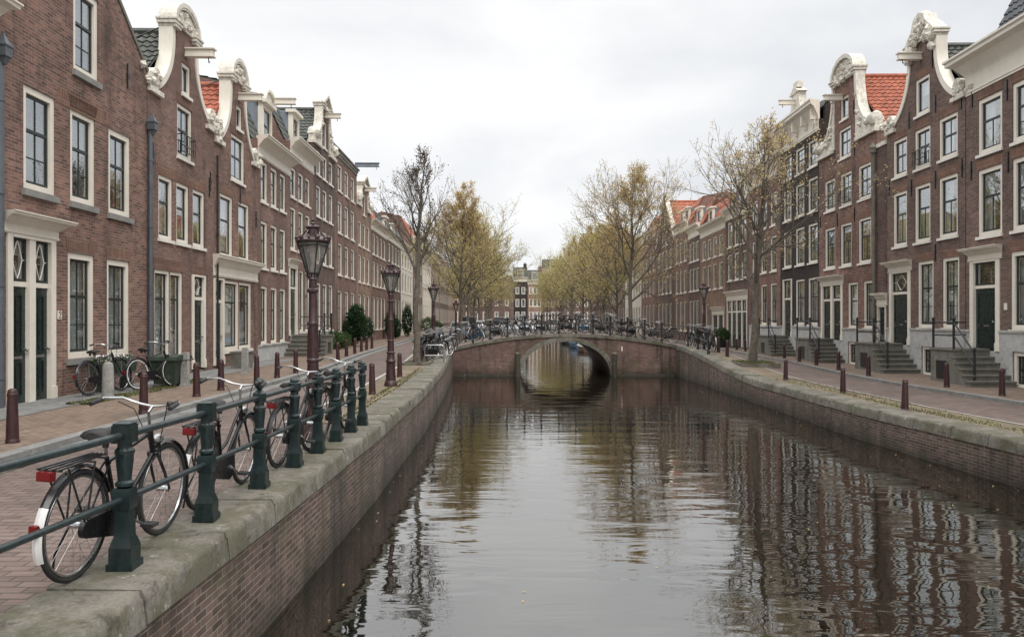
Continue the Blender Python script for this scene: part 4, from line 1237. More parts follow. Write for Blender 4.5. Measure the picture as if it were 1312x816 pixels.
# the row that closes the view: x from the picture at 200 m
END = [(-20, -12.55, 'brick_red', 10.2, 'tile_grey', 'brown end house farthest toward the railing side rows', 3), (13.05, 20, 'brick_brown', 10.5, 'tile_red', 'brick end house glimpsed between the far bank tree trunks', 3),
       (-12.5, -5.5, 'brick_umber', 11.0, 'tile_dark', 'brown end house left of the tall dark house closing the view', 3),
       (-5.5, .28, 'brick_brown', 8.8, 'tile_grey', 'low brown end house with black gate closing the view', 2),
       (.3, 3.9, 'brick_black', 12.0, 'tile_dark', 'narrow dark end house with white windows and tall dormer', 2),
       (3.95, 7.6, 'brick_tan', 11.3, 'tile_dark', 'pale trimmed end house with white cornice closing the view', 3),
       (7.65, 13, 'brick_umber', 14, 'tile_dark', 'tall brown end house partly behind the green trees', 3)]
for (a, c, br, e, ti, lb, n) in END:
    H = House('canal_house', lb, 196, a, c, 0, br, e)
    H.flat(); H.grid(n, [(1.0, 3.4, 'E'), (4.6, 6.6, 'E'), (7.8, 9.6, 'E')] if e > 9.5 else [(1, 3.4, 'E'), (4.8, 6.6, 'E')], .95, m=.3, detail=1, sill=None, sash='sash' if br == 'brick_black' else 'sash_white', fw=.16)
    if e > 9.4: H.cornice(e-1.1, e+.1, .4)
    H.street_roof(e+2.2, ti, .4, False)
    if e > 9.5: H.dormer(H.w/2-.8, H.w/2+.8, e+.1, e+1.9, .3, 'E', 'flat')
    H.chimney(H.w-.6, 2, e+1, e+3.4); H.finish()

# ------------------------------------------------------------------ stone bridge
BX0, BX1 = -3.3, 8.5
AC, AH, AS, AR = 2.6, 2.18, -1.05, 1.62       # arch centre, half span, spring height, rise
def arch_pts(h, r, n=28): return [(AC-h*math.cos(PI*i/n), AS+r*math.sin(PI*i/n)) for i in range(n+1)]
def deck_pts(a, c, n=36): return [(lerp(a, c, i/n), zdeck(max(-2.87, min(8.0, lerp(a, c, i/n))))) for i in range(n+1)]
br = empty('stone_bridge', (AC, BY0, WZ), 0, 'hump backed brick bridge with one stone edged arch across the canal', 'bridge')
off = (-AC, -BY0, -WZ)
b = MB()
out = [(BX0, WZ-.6), (AC-AH, WZ-.6)] + arch_pts(AH, AR) + [(AC+AH, WZ-.6), (BX1, WZ-.6)] + deck_pts(BX0, BX1)[::-1]
out = [(x, z-(.0 if z < -.5 else .0)) for x, z in out]
front_wall(b, out, [], BY1-BY0)
b.v = [(x, y+BY0, z-.03 if (z > .2 and not (AC-AH-.01 < x < AC+AH+.01 and z < .6)) else z) for x, y, z in b.v]
o = b.build('wall', M['bridge_brick'], br, smooth=False); o.location = off
for (ya, yb) in ((BY0-.05, BY0+.02), (BY1-.02, BY1+.05)):
    b = MB(); b.ribbon(arch_pts(AH+.012, AR+.012), .0, .22, ya, yb)
    o = b.build('arch_ring', M['coping'], br, ang=30); o.location = off
for (y0, y1) in ((BY0-.07, BY0+.5), (BY1-.5, BY1+.07)):
    b = MB(); n = 11
    for k in range(n):
        xa, xb = lerp(-2.86, 8.0, k/n)+.004, lerp(-2.86, 8.0, (k+1)/n)-.004
        b.ribbon([(lerp(xa, xb, i/4), zdeck(lerp(xa, xb, i/4))) for i in range(5)], .12, .04, y0, y1)
    o = b.build('coping', M['coping'], br, ang=30); o.location = off
for x in (-.3, 5.15):
    b = MB(); b.box(x-.17, x+.17, BY0-.03, BY0+.01, WZ-.3, zdeck(x)-.13)
    o = b.build('pilaster', M['bridge_brick'], br, smooth=False); o.location = off
M['footing'] = stone_mat('wet_footing', (.05,.045,.035), .6, (.04,.045,.02))
for (a, c) in ((-2.85, AC-AH-.02), (AC+AH+.02, 7.98)):
    b = MB(); b.prism([(a, WZ-.5), (c, WZ-.5), (c, WZ+.10), (a, WZ+.10)], BY0-.16, BY0-.001)
    o = b.build('footing', M['footing'], br, smooth=False); o.location = off
for x in (.27, 4.95):
    b = MB(); b.lathe([(.12, WZ-.5), (.12, -.02)], 10, M=Matrix.Translation((x, BY0-.3, 0)))
    p = b.build('guard_post', M['footing'], br); p.location = off
    b = MB(); b.lathe([(.13, -.02), (.135, .03), (.10, .06), (.03, .075)], 10, M=Matrix.Translation((x, BY0-.3, 0))); b.build('cap', M['coping'], p)
b = MB(); b.box(5.24, 5.38, BY0-.018, BY0-.002, .12, .34); o = b.build('plate', M['white'], br, smooth=False); o.location = off
# carriageway over the bridge
b = MB(); vs = []
xs = [lerp(-3.4, 8.6, i/40) for i in range(41)]
for x in xs: vs += [(x, BY0+.5, zdeck(max(-2.87, min(8, x)))+.006), (x, BY1-.5, zdeck(max(-2.87, min(8, x)))+.006)]
b.add(vs, [(2*i, 2*i+2, 2*i+3, 2*i+1) for i in range(40)])
b.build('road', M['road'], smooth=False)['kind'] = 'structure'

def simple_post(b_, x, y, z, h=.98):
    b_.lathe([(.065, 0), (.065, .08), (.035, .14), (.032, h*.5), (.042, h*.52), (.042, h*.56), (.03, h*.6), (.03, h*.9), (.05, h*.93), (.05, h*.98), (.02, h)], 8, M=Matrix.Translation((x, y, z)))
def bridge_rail(label, y, extra=()):
    t = empty('bridge_railing', (AC, y, zdeck(AC)+.04), 0, label, 'railing'); o_ = (-AC, -y, -zdeck(AC)-.04)
    pts = [(x, y, zdeck(x)+.04) for x in [-2.75+.84*k for k in range(13)]] + list(extra)
    for p in pts:
        b = MB(); simple_post(b, *p); q = b.build('post', M['iron'], t); q.location = o_
    for h in (.9, .5):
        b = MB(); b.tube([(p[0], p[1], p[2]+h) for p in pts], .02, 6); q = b.build('rail', M['iron'], t); q.location = o_
    return t
bridge_rail('dark iron railing on the near edge of the arched bridge', BY0+.2, [(8.32, 36.9, .36+.03), (8.36, 35.1, zr(8.3, 35.1)+.03), (8.38, 33.3, zr(8.3, 33.3)+.03)])
bridge_rail('dark iron railing on the far edge of the arched bridge', BY1-.2)

# ------------------------------------------------------------------ green canal railing
def rail_post(head):
    t = MB()
    t.box(-.105, .105, -.105, .105, 0, .05); t.box(-.09, .09, -.09, .09, .05, .15)
    t.lathe([(.125, .15), (.105, .19), (.088, .22), (.082, .42)], 4, rot=R(45))
    t.lathe([(.098, .40), (.102, .42), (.102, .52), (.094, .54)], 4, rot=R(45))
    t.lathe([(.05, .54), (.072, .555), (.072, .575), (.052, .59), (.06, .66), (.068, .72), (.07, .76), (.076, .77), (.076, .79), (.056, .81), (.054, .84)], 12)
    if head == 'block':
        t.box(-.075, .075, -.075, .075, .842, .96); t.lathe([(.095, .961), (.095, .972), (.06, .985)], 4, rot=R(45))
    elif head == 'ball':
        t.lathe([(.07, .84), (.08, .86), (.08, .93), (.05, .95), (.03, .965)], 12)
        t.blob((0, 0, 1.025), .062, 1, 0, n=12, m=9)
    else:
        t.lathe([(.06, .84), (.085, .86), (.088, .90), (.085, .94), (.06, .955), (.068, .97), (.05, .99), (.02, 1.0)], 12)
    return t.mesh('post', M['rail_green'], ang=30)
RP = [(2.85, -2.66, 'block'), (3.86, -2.69, 'block'), (5.23, -2.595, 'block'), (6.49, -2.54, 'block'), (7.73, -2.5, 'ball'), (8.85, -2.465, 'spool'), (9.77, -2.43, 'spool'), (10.65, -2.4, 'spool'), (11.5, -2.37, 'spool'), (12.25, -2.35, 'spool')]
t = empty('canal_railing', (-2.5, 7.73, .03), 0, 'dark green iron railing with knobbed posts along the stone quay edge', 'railing')
pm = {h: rail_post(h) for h in ('block', 'ball', 'spool')}
for (y, x, h) in RP:
    p = put('post', pm[h], t, (x+2.5, y-7.73, 0)); p.rotation_euler = (0, 0, R(2)); p.scale = (.82, .82, 1)
for (h, r) in ((.89, .025), (.465, .022)):
    b = MB(); b.tube([(x+2.5, y-7.73, h) for (y, x, _) in RP], r, 10); b.build('rail', M['rail_grey'], t)

# ------------------------------------------------------------------ bicycles
def arc(cx, cz, r, a0, a1, n=16): return [(cx+r*math.cos(lerp(a0, a1, i/n)), 0, cz+r*math.sin(lerp(a0, a1, i/n))) for i in range(n+1)]
def torus(b, cx, cz, R_, r, n=40, m=8, sq=1.0):
    vs = []; fs = []
    for i in range(n):
        a = 2*PI*i/n
        for k in range(m):
            c = 2*PI*k/m; rr = R_+r*math.cos(c)
            vs.append((cx+rr*math.cos(a), sq*r*math.sin(c), cz+rr*math.sin(a)))
    for i in range(n):
        for k in range(m):
            fs.append((i*m+k, i*m+(k+1) % m, ((i+1) % n)*m+(k+1) % m, ((i+1) % n)*m+k))
    b.add(vs, fs)
WR, WB = .355, 1.08
def strip_arc(b, cx, cz, r, a0, a1, w, n=18, th=.004):
    vs = []; fs = []
    for i in range(n+1):
        a = lerp(a0, a1, i/n); c, s_ = math.cos(a), math.sin(a)
        for (y, rr) in ((-w, r-.012), (0, r+.004), (w, r-.012), (w, r-.012-th), (0, r-th), (-w, r-.012-th)):
            vs.append((cx+rr*c, y, cz+rr*s_))
    for i in range(n):
        for k in range(6): fs.append((i*6+k, i*6+(k+1) % 6, i*6+6+(k+1) % 6, i*6+6+k))
    fs += [tuple(range(6)), tuple(range(n*6+5, n*6-1, -1))]
    b.add(vs, fs)
def saddle_mb(x, z):
    b = MB(); vs = []; fs = []; n = 8
    secs = [(-.13, .055, .03), (-.11, .10, .045), (-.04, .105, .05), (.03, .065, .04), (.1, .032, .03), (.15, .022, .018)]
    for (dx, hw, hh) in secs:
        for k in range(n):
            a = 2*PI*k/n; vs.append((x+dx, hw*math.cos(a), z+hh*math.sin(a)*(1 if math.sin(a) > 0 else .6)))
    for i in range(len(secs)-1):
        for k in range(n): fs.append((i*n+k, i*n+(k+1) % n, i*n+n+(k+1) % n, i*n+n+k))
    fs += [tuple(range(n-1, -1, -1)), tuple(range((len(secs)-1)*n, len(secs)*n))]
    b.add(vs, fs); return b
def make_bike(label, group=None, style='men', colour='black_paint', tail=True, rack=True, light=True, rim='chrome'):
    t = empty('bicycle', (0,0,0), 0, label, 'bicycle', group)
    C_ = M[colour]
    ST, BB = Vector((.30, 0, .74)), Vector((.46, 0, .29))
    HT, HB = Vector((.845, 0, .86)), Vector((.905, 0, .66))
    b = MB()
    b.tube([ST, BB], .016, 8)
    if style == 'men':
        b.tube([Vector((.315, 0, .70)), HT+Vector((.015, 0, -.04))], .015, 8); b.tube([BB, HB], .017, 8)
    else:
        b.tube([BB, (.62, 0, .40), HB], .017, 8); b.tube([(.41, 0, .45), (.56, 0, .50), (.72, 0, .66), HT+Vector((.02, 0, -.07))], .015, 8)
    b.tube([HT, HB], .021, 8)
    for s in (-1, 1):
        b.tube([BB+Vector((0, s*.03, 0)), (0, s*.06, WR)], .010, 6); b.tube([(.315, s*.02, .70), (0, s*.06, WR)], .008, 6)
        b.tube([HB+Vector((0, s*.035, 0)), (1.0, s*.05, .5), (WB, s*.055, WR)], [.013, .012, .009], 6)
    b.tube([HB+Vector((0, -.04, 0)), HB+Vector((0, .04, 0))], .014, 6)
    b.tube([(.02, .05, WR), (-.05, .10, .17), (-.02, .13, .01)], .008, 5)     # kickstand
    b.build('frame', C_, t)
    for cx in (0, WB):
        wm = MB(); torus(wm, 0, 0, WR-.018, .018)
        wh = wm.build('wheel', M['rubber'], t); wh.location = (cx, 0, WR); wh.name = 'wheel'
        rm = MB(); torus(rm, 0, 0, WR-.044, .012, 40, 6, 1.1); rm.lathe([(.022, -.05), (.022, .05)], 8, M=Matrix.Rotation(R(90), 4, 'X')); rm.build('rim', M[rim], wh)
        sp = MB()
        for k in range(28):
            a = 2*PI*k/28; s = 1 if k % 2 else -1; a2 = a+(.5 if k % 4 < 2 else -.5)
            sp.tube([(.02*math.cos(a2), s*.03, .02*math.sin(a2)), ((WR-.05)*math.cos(a), 0, (WR-.05)*math.sin(a))], .0013, 3, cap=False)
        sp.build('spokes', M['dull_metal'], wh)
    b = MB(); strip_arc(b, 0, WR, WR+.028, R(20), R(150), .028); g = b.build('mudguard', C_, t)
    b = MB(); strip_arc(b, 0, WR, WR+.0285, R(150.5), R(202), .03); b.build('mudguard_tail', M['white_guard'] if tail else C_, g)
    b = MB(); b.lathe([(.0, 0), (.022, .004), (.024, .02), (.0, .03)], 10, M=Matrix.Translation((-(WR+.024)*math.cos(R(8)), 0, WR+(WR+.024)*math.sin(R(12)))) @ Matrix.Rotation(R(-90), 4, 'Y')); b.box(-.42, -.39, -.022, .022, WR+.03, WR+.10)
    b.build('reflector', M['red'], g)
    b = MB(); strip_arc(b, WB, WR, WR+.028, R(-25), R(118), .026); b.build('mudguard', C_, t)
    # handlebar
    b = MB(); b.tube([HT+Vector((0, 0, -.02)), HT+Vector((-.03, 0, .12)), HT+Vector((.02, 0, .155))], .012, 8)
    c = HT+Vector((.02, 0, .155))
    bar = [(c.x-.30, .29, c.z+.035), (c.x-.16, .285, c.z+.06), (c.x-.03, .22, c.z+.055), (c.x+.02, .10, c.z+.01), (c.x, 0, c.z)]
    bar = bar + [(x, -y, z) for x, y, z in bar[-2::-1]]
    b.tube(bar, .0095, 8); hb = b.build('handlebar', M['chrome'], t)
    for s in (0, -1):
        p0, p1 = Vector(bar[s]), Vector(bar[1 if s == 0 else -2]); b = MB(); b.tube([p0-(p1-p0)*.05, p0+(p1-p0)*.8], .017, 8); b.build('grip', M['rubber'], hb)
    b = MB(); b.tube([(c.x-.02, -.12, c.z+.02), (c.x+.06, -.08, c.z-.02), (c.x+.08, -.03, .75), (.98, -.03, .56)], .004, 4); b.tube([(c.x-.12, .2, c.z+.04), (c.x+.02, .15, c.z-.03), (c.x+.06, .03, .72)], .004, 4)
    b.blob((c.x-.03, -.15, c.z+.03), .025, 2, 0); b.build('cables', M['iron'], hb)
    b = MB(); b.tube([ST, ST+Vector((-.03, 0, .13))], .012, 8); sd = b.build('seat_post', M['chrome'], t)
    saddle_mb(.255, .895).build('saddle', M['saddle'], sd)
    b = MB(); b.tube([(.18, -.04, .845), (.33, -.035, .86)], .006, 5); b.tube([(.18, .04, .845), (.33, .035, .86)], .006, 5)
    for s in (-1, 1): b.lathe([(.02, 0), (.022, .05)], 8, M=Matrix.Translation((.2, s*.05, .82)))
    b.build('saddle_spring', M['iron'], sd)
    if rack:
        b = MB()
        for y in (-.07, -.025, .025, .07): b.tube([(-.30, y, .765), (.22, y*.6, .775)], .007, 5)
        for x in (-.28, -.12, .04, .18): b.tube([(x, -.075, .757), (x, .075, .757)], .007, 5)
        for s in (-1, 1):
            b.tube([(-.22, s*.075, .76), (0, s*.065, WR)], .007, 5); b.tube([(.05, s*.075, .76), (0, s*.065, WR)], .007, 5)
        rk = b.build('rear_rack', M['iron'], t)
        b = MB(); b.box(-.335, -.30, -.05, .05, .70, .755); b.box(-.34, -.335, -.04, .04, .708, .747); b.build('tail_light', M['red'], rk, smooth=False)
    # chain case, cranks, pedals
    b = MB(); n = 12
    poly = [(BB.x+.115*math.cos(a), BB.z+.115*math.sin(a)) for a in [lerp(-PI/2, PI/2, i/n) for i in range(n+1)]] + [(.0+.06*math.cos(a), WR-.02+.06*math.sin(a)) for a in [lerp(PI/2, 3*PI/2, i/n) for i in range(n+1)]]
    b.prism(poly, -.085, -.05); b.build('chain_case', C_, t, ang=30)
    b = MB(); b.tube([BB+Vector((0, -.10, 0)), BB+Vector((0, .08, 0))], .02, 8)
    ca = Vector((.15, 0, -.08))
    b.tube([BB+Vector((0, -.10, 0)), BB+ca+Vector((0, -.11, 0))], .010, 6); b.tube([BB+Vector((0, .08, 0)), BB-ca+Vector((0, .09, 0))], .010, 6); cr = b.build('crank', M['dull_metal'], t)
    for s, y in ((1, -.16), (-1, .14)):
        p = BB+ca*s; b = MB(); b.box(p.x-.045, p.x+.045, y-.045, y+.045, p.z-.012, p.z+.012); b.build('pedal', M['rubber'], cr, smooth=False)
    if light:
        b = MB(); b.lathe([(.012, -.06), (.035, -.03), (.04, .02), (.034, .03)], 10, M=Matrix.Translation((.965, 0, .76)) @ Matrix.Rotation(R(90), 4, 'Y')); b.build('headlight', M['dull_metal'], t)
    return t
def set_bike(o, p_rear, p_front, z, lean=4):
    a = math.atan2(p_front[1]-p_rear[1], p_front[0]-p_rear[0])
    o.location = (p_rear[0], p_rear[1], z); o.rotation_euler = (R(lean), 0, a)
GB = 'bicycles parked along the green railing'
set_bike(make_bike('nearest black bicycle with white mudguard tail behind the second green post', GB, 'men'), (-2.80, 4.98), (-2.73, 6.05), .03, 3)
set_bike(make_bike('black step through bicycle with red rear lamp near the ball topped post', GB, 'women'), (-2.74, 6.83), (-2.73, 7.88), .03, 4)
set_bike(make_bike('dark bicycle with pale frame parked before the tall street lamp', GB, 'women', 'iron', tail=False), (-2.63, 8.76), (-2.56, 9.8), .03, 4)
set_bike(make_bike('farthest railing bicycle with white saddle past the tall street lamp', GB, 'men', 'iron', tail=False), (-2.62, 10.72), (-2.52, 11.75), .03, 4)
GH = 'bicycles against the brick house wall'
set_bike(make_bike('black bicycle against brick wall behind the rounded stone post', GH, 'men', tail=False, rack=False), (-8.75, 16.15), (-8.62, 17.2), .1, -5)
set_bike(make_bike('black bicycle with white rims beside the green bin at the wall', GH, 'men', tail=False, rack=False, rim='white_guard'), (-8.35, 17.45), (-8.05, 18.4), .1, -4)

# the dense parked row on the bridge: one bicycle of few parts, then copies
def small_bike(fr, paint, guard):
    t = empty('parked_bicycle'); b = MB()
    b.tube([(.3, 0, .86), (.46, 0, .29), (.9, 0, .68)], .022, 5); b.tube([(.32, 0, .72), (.85, 0, .84)] if fr == 'm' else [(.41, 0, .45), (.6, 0, .5), (.86, 0, .8)], .02, 5)
    b.tube([(.83, 0, .98), (.905, 0, .68), (WB, 0, WR)], .02, 5); b.tube([(.46, 0, .29), (0, 0, WR), (.32, 0, .72)], .018, 5)
    b.box(-.3, .18, -.07, .07, .745, .77); b.tube([(-.2, .07, .75), (0, .06, WR), (0, -.06, WR), (-.2, -.07, .75)], .012, 4)
    b.prism([(.0, WR-.08), (.46, .18), (.57, .29), (.46, .4), (.0, WR+.05)], -.085, -.05)
    b.build('frame', M[paint], t)
    for cx, a0, a1 in ((0, 20, 185), (WB, -20, 118)):
        b = MB(); strip_arc(b, cx, WR, WR+.03, R(a0), R(a1), .03, 10); b.build('mudguard', M[guard], t)
    for cx in (0, WB):
        w_ = MB(); torus(w_, 0, 0, WR-.02, .02, 24, 5)
        for k in range(10):
            a = 2*PI*k/10; w_.tube([(0, 0, 0), ((WR-.03)*math.cos(a), 0, (WR-.03)*math.sin(a))], .003, 3, cap=False)
        torus(w_, 0, 0, WR-.045, .012, 24, 4); w_.m = [0]*(24*5)+[1]*(len(w_.f)-24*5); w_.build('wheel', [M['rubber'], M['dull_metal']], t).location = (cx, 0, WR)
    saddle_mb(.27, .9).build('saddle', M['saddle'], t)
    b = MB(); b.tube([(.6, .29, 1.04), (.8, .27, 1.06), (.87, 0, 1.0), (.8, -.27, 1.06), (.6, -.29, 1.04)], .014, 5); b.build('handlebar', M['dull_metal'], t)
    return t
M['bike_blue'] = plain('bike_blue', (.03,.06,.10), .35); M['bike_grey'] = plain('bike_grey', (.22,.22,.22), .4)
sb = [small_bike('m', 'black_paint', 'iron'), small_bike('w', 'iron', 'dull_metal'), small_bike('m', 'bike_grey', 'dull_metal'), small_bike('w', 'bike_blue', 'white_guard')]
used = [False]*4
def place_small(x, y, z, rz, label, group):
    k = RG.choice((0, 0, 1, 1, 2, 3))
    if used[k]: o = copy_tree(sb[k])
    else: o = sb[k]; used[k] = True
    tag(o, label, 'bicycle', group); o.location = (x, y, z); o.rotation_euler = (R(RG.uniform(-5, 5)), 0, rz)
for k in range(14):
    x = -2.55+.74*k+RG.uniform(-.08, .08); d = RG.choice([1, 1, -1])
    rz = RG.uniform(.15, .6) if d > 0 else PI-RG.uniform(.15, .6)
    xx = x if d > 0 else x+.9
    y = 38.5+RG.uniform(.05, .5)
    place_small(xx, y, zdeck(max(-2.87, min(8, xx+.4*d)))+.03, rz, 'dark bicycle in the tangled row leaning on the near bridge railing', 'bicycles on the bridge')
for k in range(15):
    y = 29.0+.5*k; x = ql(y)-RG.uniform(.45, .8)
    place_small(x-.25, y+RG.uniform(-.1, .1), zl(x, y)+.03, RG.uniform(.75, 1.5), 'dark bicycle racked in the cluster where quay street meets the bridge', 'bicycles racked on the quay corner')
for k in range(7):
    y = 34.2+.5*k; x = 8.75
    place_small(x+RG.uniform(-.1, .2), y, zr(x, y)+.03, RG.uniform(1.4, 2.0), 'dark bicycle by the railing end on the far bank side of the bridge', 'bicycles at the far bank railing end')
t = empty('bicycle_rack', (-2.85, 28.6, zl(-3, 28.6)), 0, 'grey tubular bicycle rack hoop at the end of the bicycle cluster', 'bicycle rack')
b = MB(); b.tube([(-.35, 0, 0), (-.35, 0, .6), (-.28, 0, .68), (.28, 0, .68), (.35, 0, .6), (.35, 0, 0)], .025, 7); b.build('hoop', M['dull_metal'], t)
b = MB(); b.tube([(-.35, 0, .3), (.35, 0, .3)], .02, 6); b.build('crossbar', M['dull_metal'], t)

# ------------------------------------------------------------------ street lamps
def make_lamp():
    t = empty('street_lamp')
    b = MB()
    b.lathe([(.165, 0), (.165, .05), (.155, .07), (.145, .12), (.13, .14), (.115, .36), (.105, .56), (.11, .58), (.125, .60), (.125, .63), (.105, .66), (.095, .72), (.09, .80), (.108, .82), (.112, .845), (.09, .87)], 16)
    b.build('base', M['lampost'], t, ang=30)
    b = MB(); prof = [(.085, .87), (.078, 1.1), (.088, 1.11), (.088, 1.14), (.074, 1.16), (.066, 1.62), (.076, 1.63), (.076, 1.66), (.064, 1.68), (.058, 2.08), (.08, 2.10), (.08, 2.13), (.06, 2.15), (.055, 2.26), (.07, 2.28), (.05, 2.32)]
    b.lathe(prof, 16)
    for k in range(8):
        a = 2*PI*k/8; b.tube([(.075*math.cos(a), .075*math.sin(a), 1.16), (.066*math.cos(a), .066*math.sin(a), 1.6)], .009, 4)
    b.build('column', M['lampost'], t, ang=30)
    zb, zt, rb, rt = 2.36, 2.80, .085, .225
    b = MB(); n = 6
    for k in range(n):
        a = 2*PI*k/n; c, s = math.cos(a), math.sin(a); a2 = 2*PI*(k+1)/n
        b.tube([(.045*c, .045*s, 2.27), (.065*c, .065*s, 2.30), (rb*c, rb*s, zb), (rt*c, rt*s, zt)], .010, 5)
        for (r, z, q) in ((rb, zb, .011), (rt, zt, .016), (.205, zt-.055, .007)):
            b.tube([(r*c, r*s, z), (r*math.cos(a2), r*math.sin(a2), z)], q, 5)
    fr = b.build('lantern_frame', M['iron'], t)
    b = MB(); b.lathe([(rb-.008, zb+.005), (rt-.012, zt-.005)], 6); b.build('lantern_glass', M['lantern'], fr, smooth=False)
    b = MB(); b.lathe([(.02, zb), (.035, zb+.06), (.04, zb+.1), (.02, zb+.13), (.03, zb+.16), (.03, zb+.28), (.01, zb+.3)], 10); b.build('burner', M['curtain'], fr)
    b = MB(); b.lathe([(.245, zt), (.25, zt+.02), (.235, zt+.035), (.15, zt+.085), (.105, zt+.10), (.09, zt+.115), (.085, zt+.19), (.105, zt+.2), (.105, zt+.22), (.05, zt+.245), (.02, zt+.25)], 12)
    b.build('cap', M['lampost'], t, ang=30)
    b = MB()
    for k in range(12):
        a = 2*PI*k/12; r = .225; big = k % 2 == 0
        b.blob((r*math.cos(a), r*math.sin(a), zt+.055), .034 if big else .02, k, .12, n=7, m=5, sc3=(1, 1, 1.25 if big else 1))
        if big: b.tube([(.2*math.cos(a), .2*math.sin(a), zt+.03), (.13*math.cos(a), .13*math.sin(a), zt+.12), (.09*math.cos(a), .09*math.sin(a), zt+.17)], .009, 4)
    b.build('crown_ornament', M['lampost'], t)
    b = MB(); b.lathe([(.02, zt+.25), (.03, zt+.265), (.015, zt+.29), (.03, zt+.315), (.012, zt+.335), (.004, zt+.36)], 8); b.build('finial', M['lampost'], t)
    return t
lamp = make_lamp(); first = True
for (x, y, z, h, lb) in ((-2.78, 10.9, .004, .985, 'tallest looking maroon street lamp rising behind the green railing posts'), (-3.03, 19.5, .014, 1.0, 'maroon street lamp on the brick strip before the bare tree'),
                         (-3.42, 34.0, zl(-3.4, 34), 1.0, 'maroon street lamp above the bicycles at the bridge corner'), (8.95, 36.4, zr(8.95, 36.4), 1.0, 'street lamp by the railing end across the canal'),
                         (-4.1, 57.0, 0, .98, 'small distant street lamp past the bridge under khaki trees')):
    o = lamp if first else copy_tree(lamp); first = False
    o.location = (x, y, z); o.scale = (h, h, h); tag(o, lb, 'street lamp', 'ornate maroon street lamps')

# ------------------------------------------------------------------ bollards
def make_bollard():
    t = empty('bollard')
    b = MB(); b.lathe([(.108, 0), (.105, .04), (.098, .05), (.088, .35), (.076, .60), (.082, .61), (.082, .635), (.074, .645)], 12); b.build('shaft', M['maroon'], t, ang=30)
    b = MB(); b.lathe([(.074, .6455), (.072, .67), (.055, .695), (.02, .705)], 12); b.build('cap', M['maroon'], t, ang=50)
    return t
bol = make_bollard(); first = True
def bollard(px, py, H, lb, grp, z, X=None):
    global first
    Y = H*1000/(py-408) if X is None else X/((px-656)/1000)
    x = (px-656)/1000*Y
    zz = z(x, Y) if callable(z) else z
    o = bol if first else copy_tree(bol); first = False
    o.location = (x, Y, zz); o.scale = (.78, .78, 1); o.rotation_euler = (R(RG.uniform(-1, 1)), R(RG.uniform(-1, 1)), 0); tag(o, lb, 'bollard', grp)
gp = lambda x, y: zl(x, y)+.085
ORD = ['first', 'second', 'third', 'fourth', 'fifth', 'sixth', 'seventh', 'eighth', 'ninth', 'tenth', 'eleventh', 'twelfth', 'thirteenth']
LB = ['nearest maroon kerb bollard in front of the twin green doors', 'maroon kerb bollard in front of the bicycles at the wall', 'maroon kerb bollard between green bin and single house door',
      'maroon kerb bollard before the cream shopfront door', 'maroon kerb bollard in front of the shopfront windows', 'maroon kerb bollard at the pale plinth of the cornice house', 'maroon kerb bollard before the stone stoop on the railing side']
for (p, lb) in zip(((16,567),(184,530),(252,508),(283,500),(329,490),(355,484),(379,478)), LB): bollard(p[0], p[1], 1.615, lb, 'maroon bollards along the house pavement', gp)
for i, p in enumerate(((433,463),(444,457.5),(454.6,454),(463,451),(469.6,449),(476.5,447))):
    bollard(p[0], p[1], 1.615, ORD[i]+' maroon bollard past the tall lamp along the bush side kerb', 'maroon bollards along the house pavement', gp)
for p, lb in (((477,505), 'maroon bollard on the brick strip just past the railing end'), ((512,483), 'maroon bollard just behind the second street lamp'), ((539,466), 'maroon bollard at the foot of the bare tree')):
    bollard(p[0], p[1], 1.686, lb, 'maroon bollards on the quay strip', .014)
gq = lambda x, y: zr(x, y)+.085
for p, lb in (((1284,507), 'maroon bollard in front of the corner house stoop steps'), ((1213,496), 'maroon bollard at the far end of the corner house stoop'), ((1112.7,482), 'maroon bollard at the platform of the crested gable house stoop'),
              ((1074.5,475), 'maroon bollard before the steps of the red roofed house'), ((1046,469), 'maroon bollard at the stoop platform of the red roofed house'), ((1024,464.5), 'maroon bollard before the black painted house'), ((1005,459), 'maroon bollard at the stoop of the black painted house')):
    bollard(p[0], p[1], 1.965, lb, 'maroon bollards along the far bank houses', gq)
for p, X, lb in (((974,447), 14.0, 'maroon bollard seen just right of the slender street tree'), ((955,446), 14.0, 'maroon bollard seen just left of the slender street tree'), ((944,443), 14.0, 'maroon bollard beside the round potted bush')):
    bollard(p[0], p[1], 0, lb, 'maroon bollards along the far bank houses', gq, X)
for p, lb in (((1159.5,525), 'largest maroon bollard on the far bank quay strip'), ((1080,503), 'middle maroon bollard on the far bank quay strip'), ((1006.5,487), 'maroon bollard beside the grassy tree pit')):
    bollard(p[0], p[1], 2.036, lb, 'maroon bollards on the far bank quay strip', zr)
bollard(931.6, 465, 0, 'nearer of two maroon bollards at the railing end', 'maroon bollards at the bridge foot', zr, 9.05)
bollard(920.5, 460, 0, 'farther of two maroon bollards at the railing end', 'maroon bollards at the bridge foot', zr, 9.15)

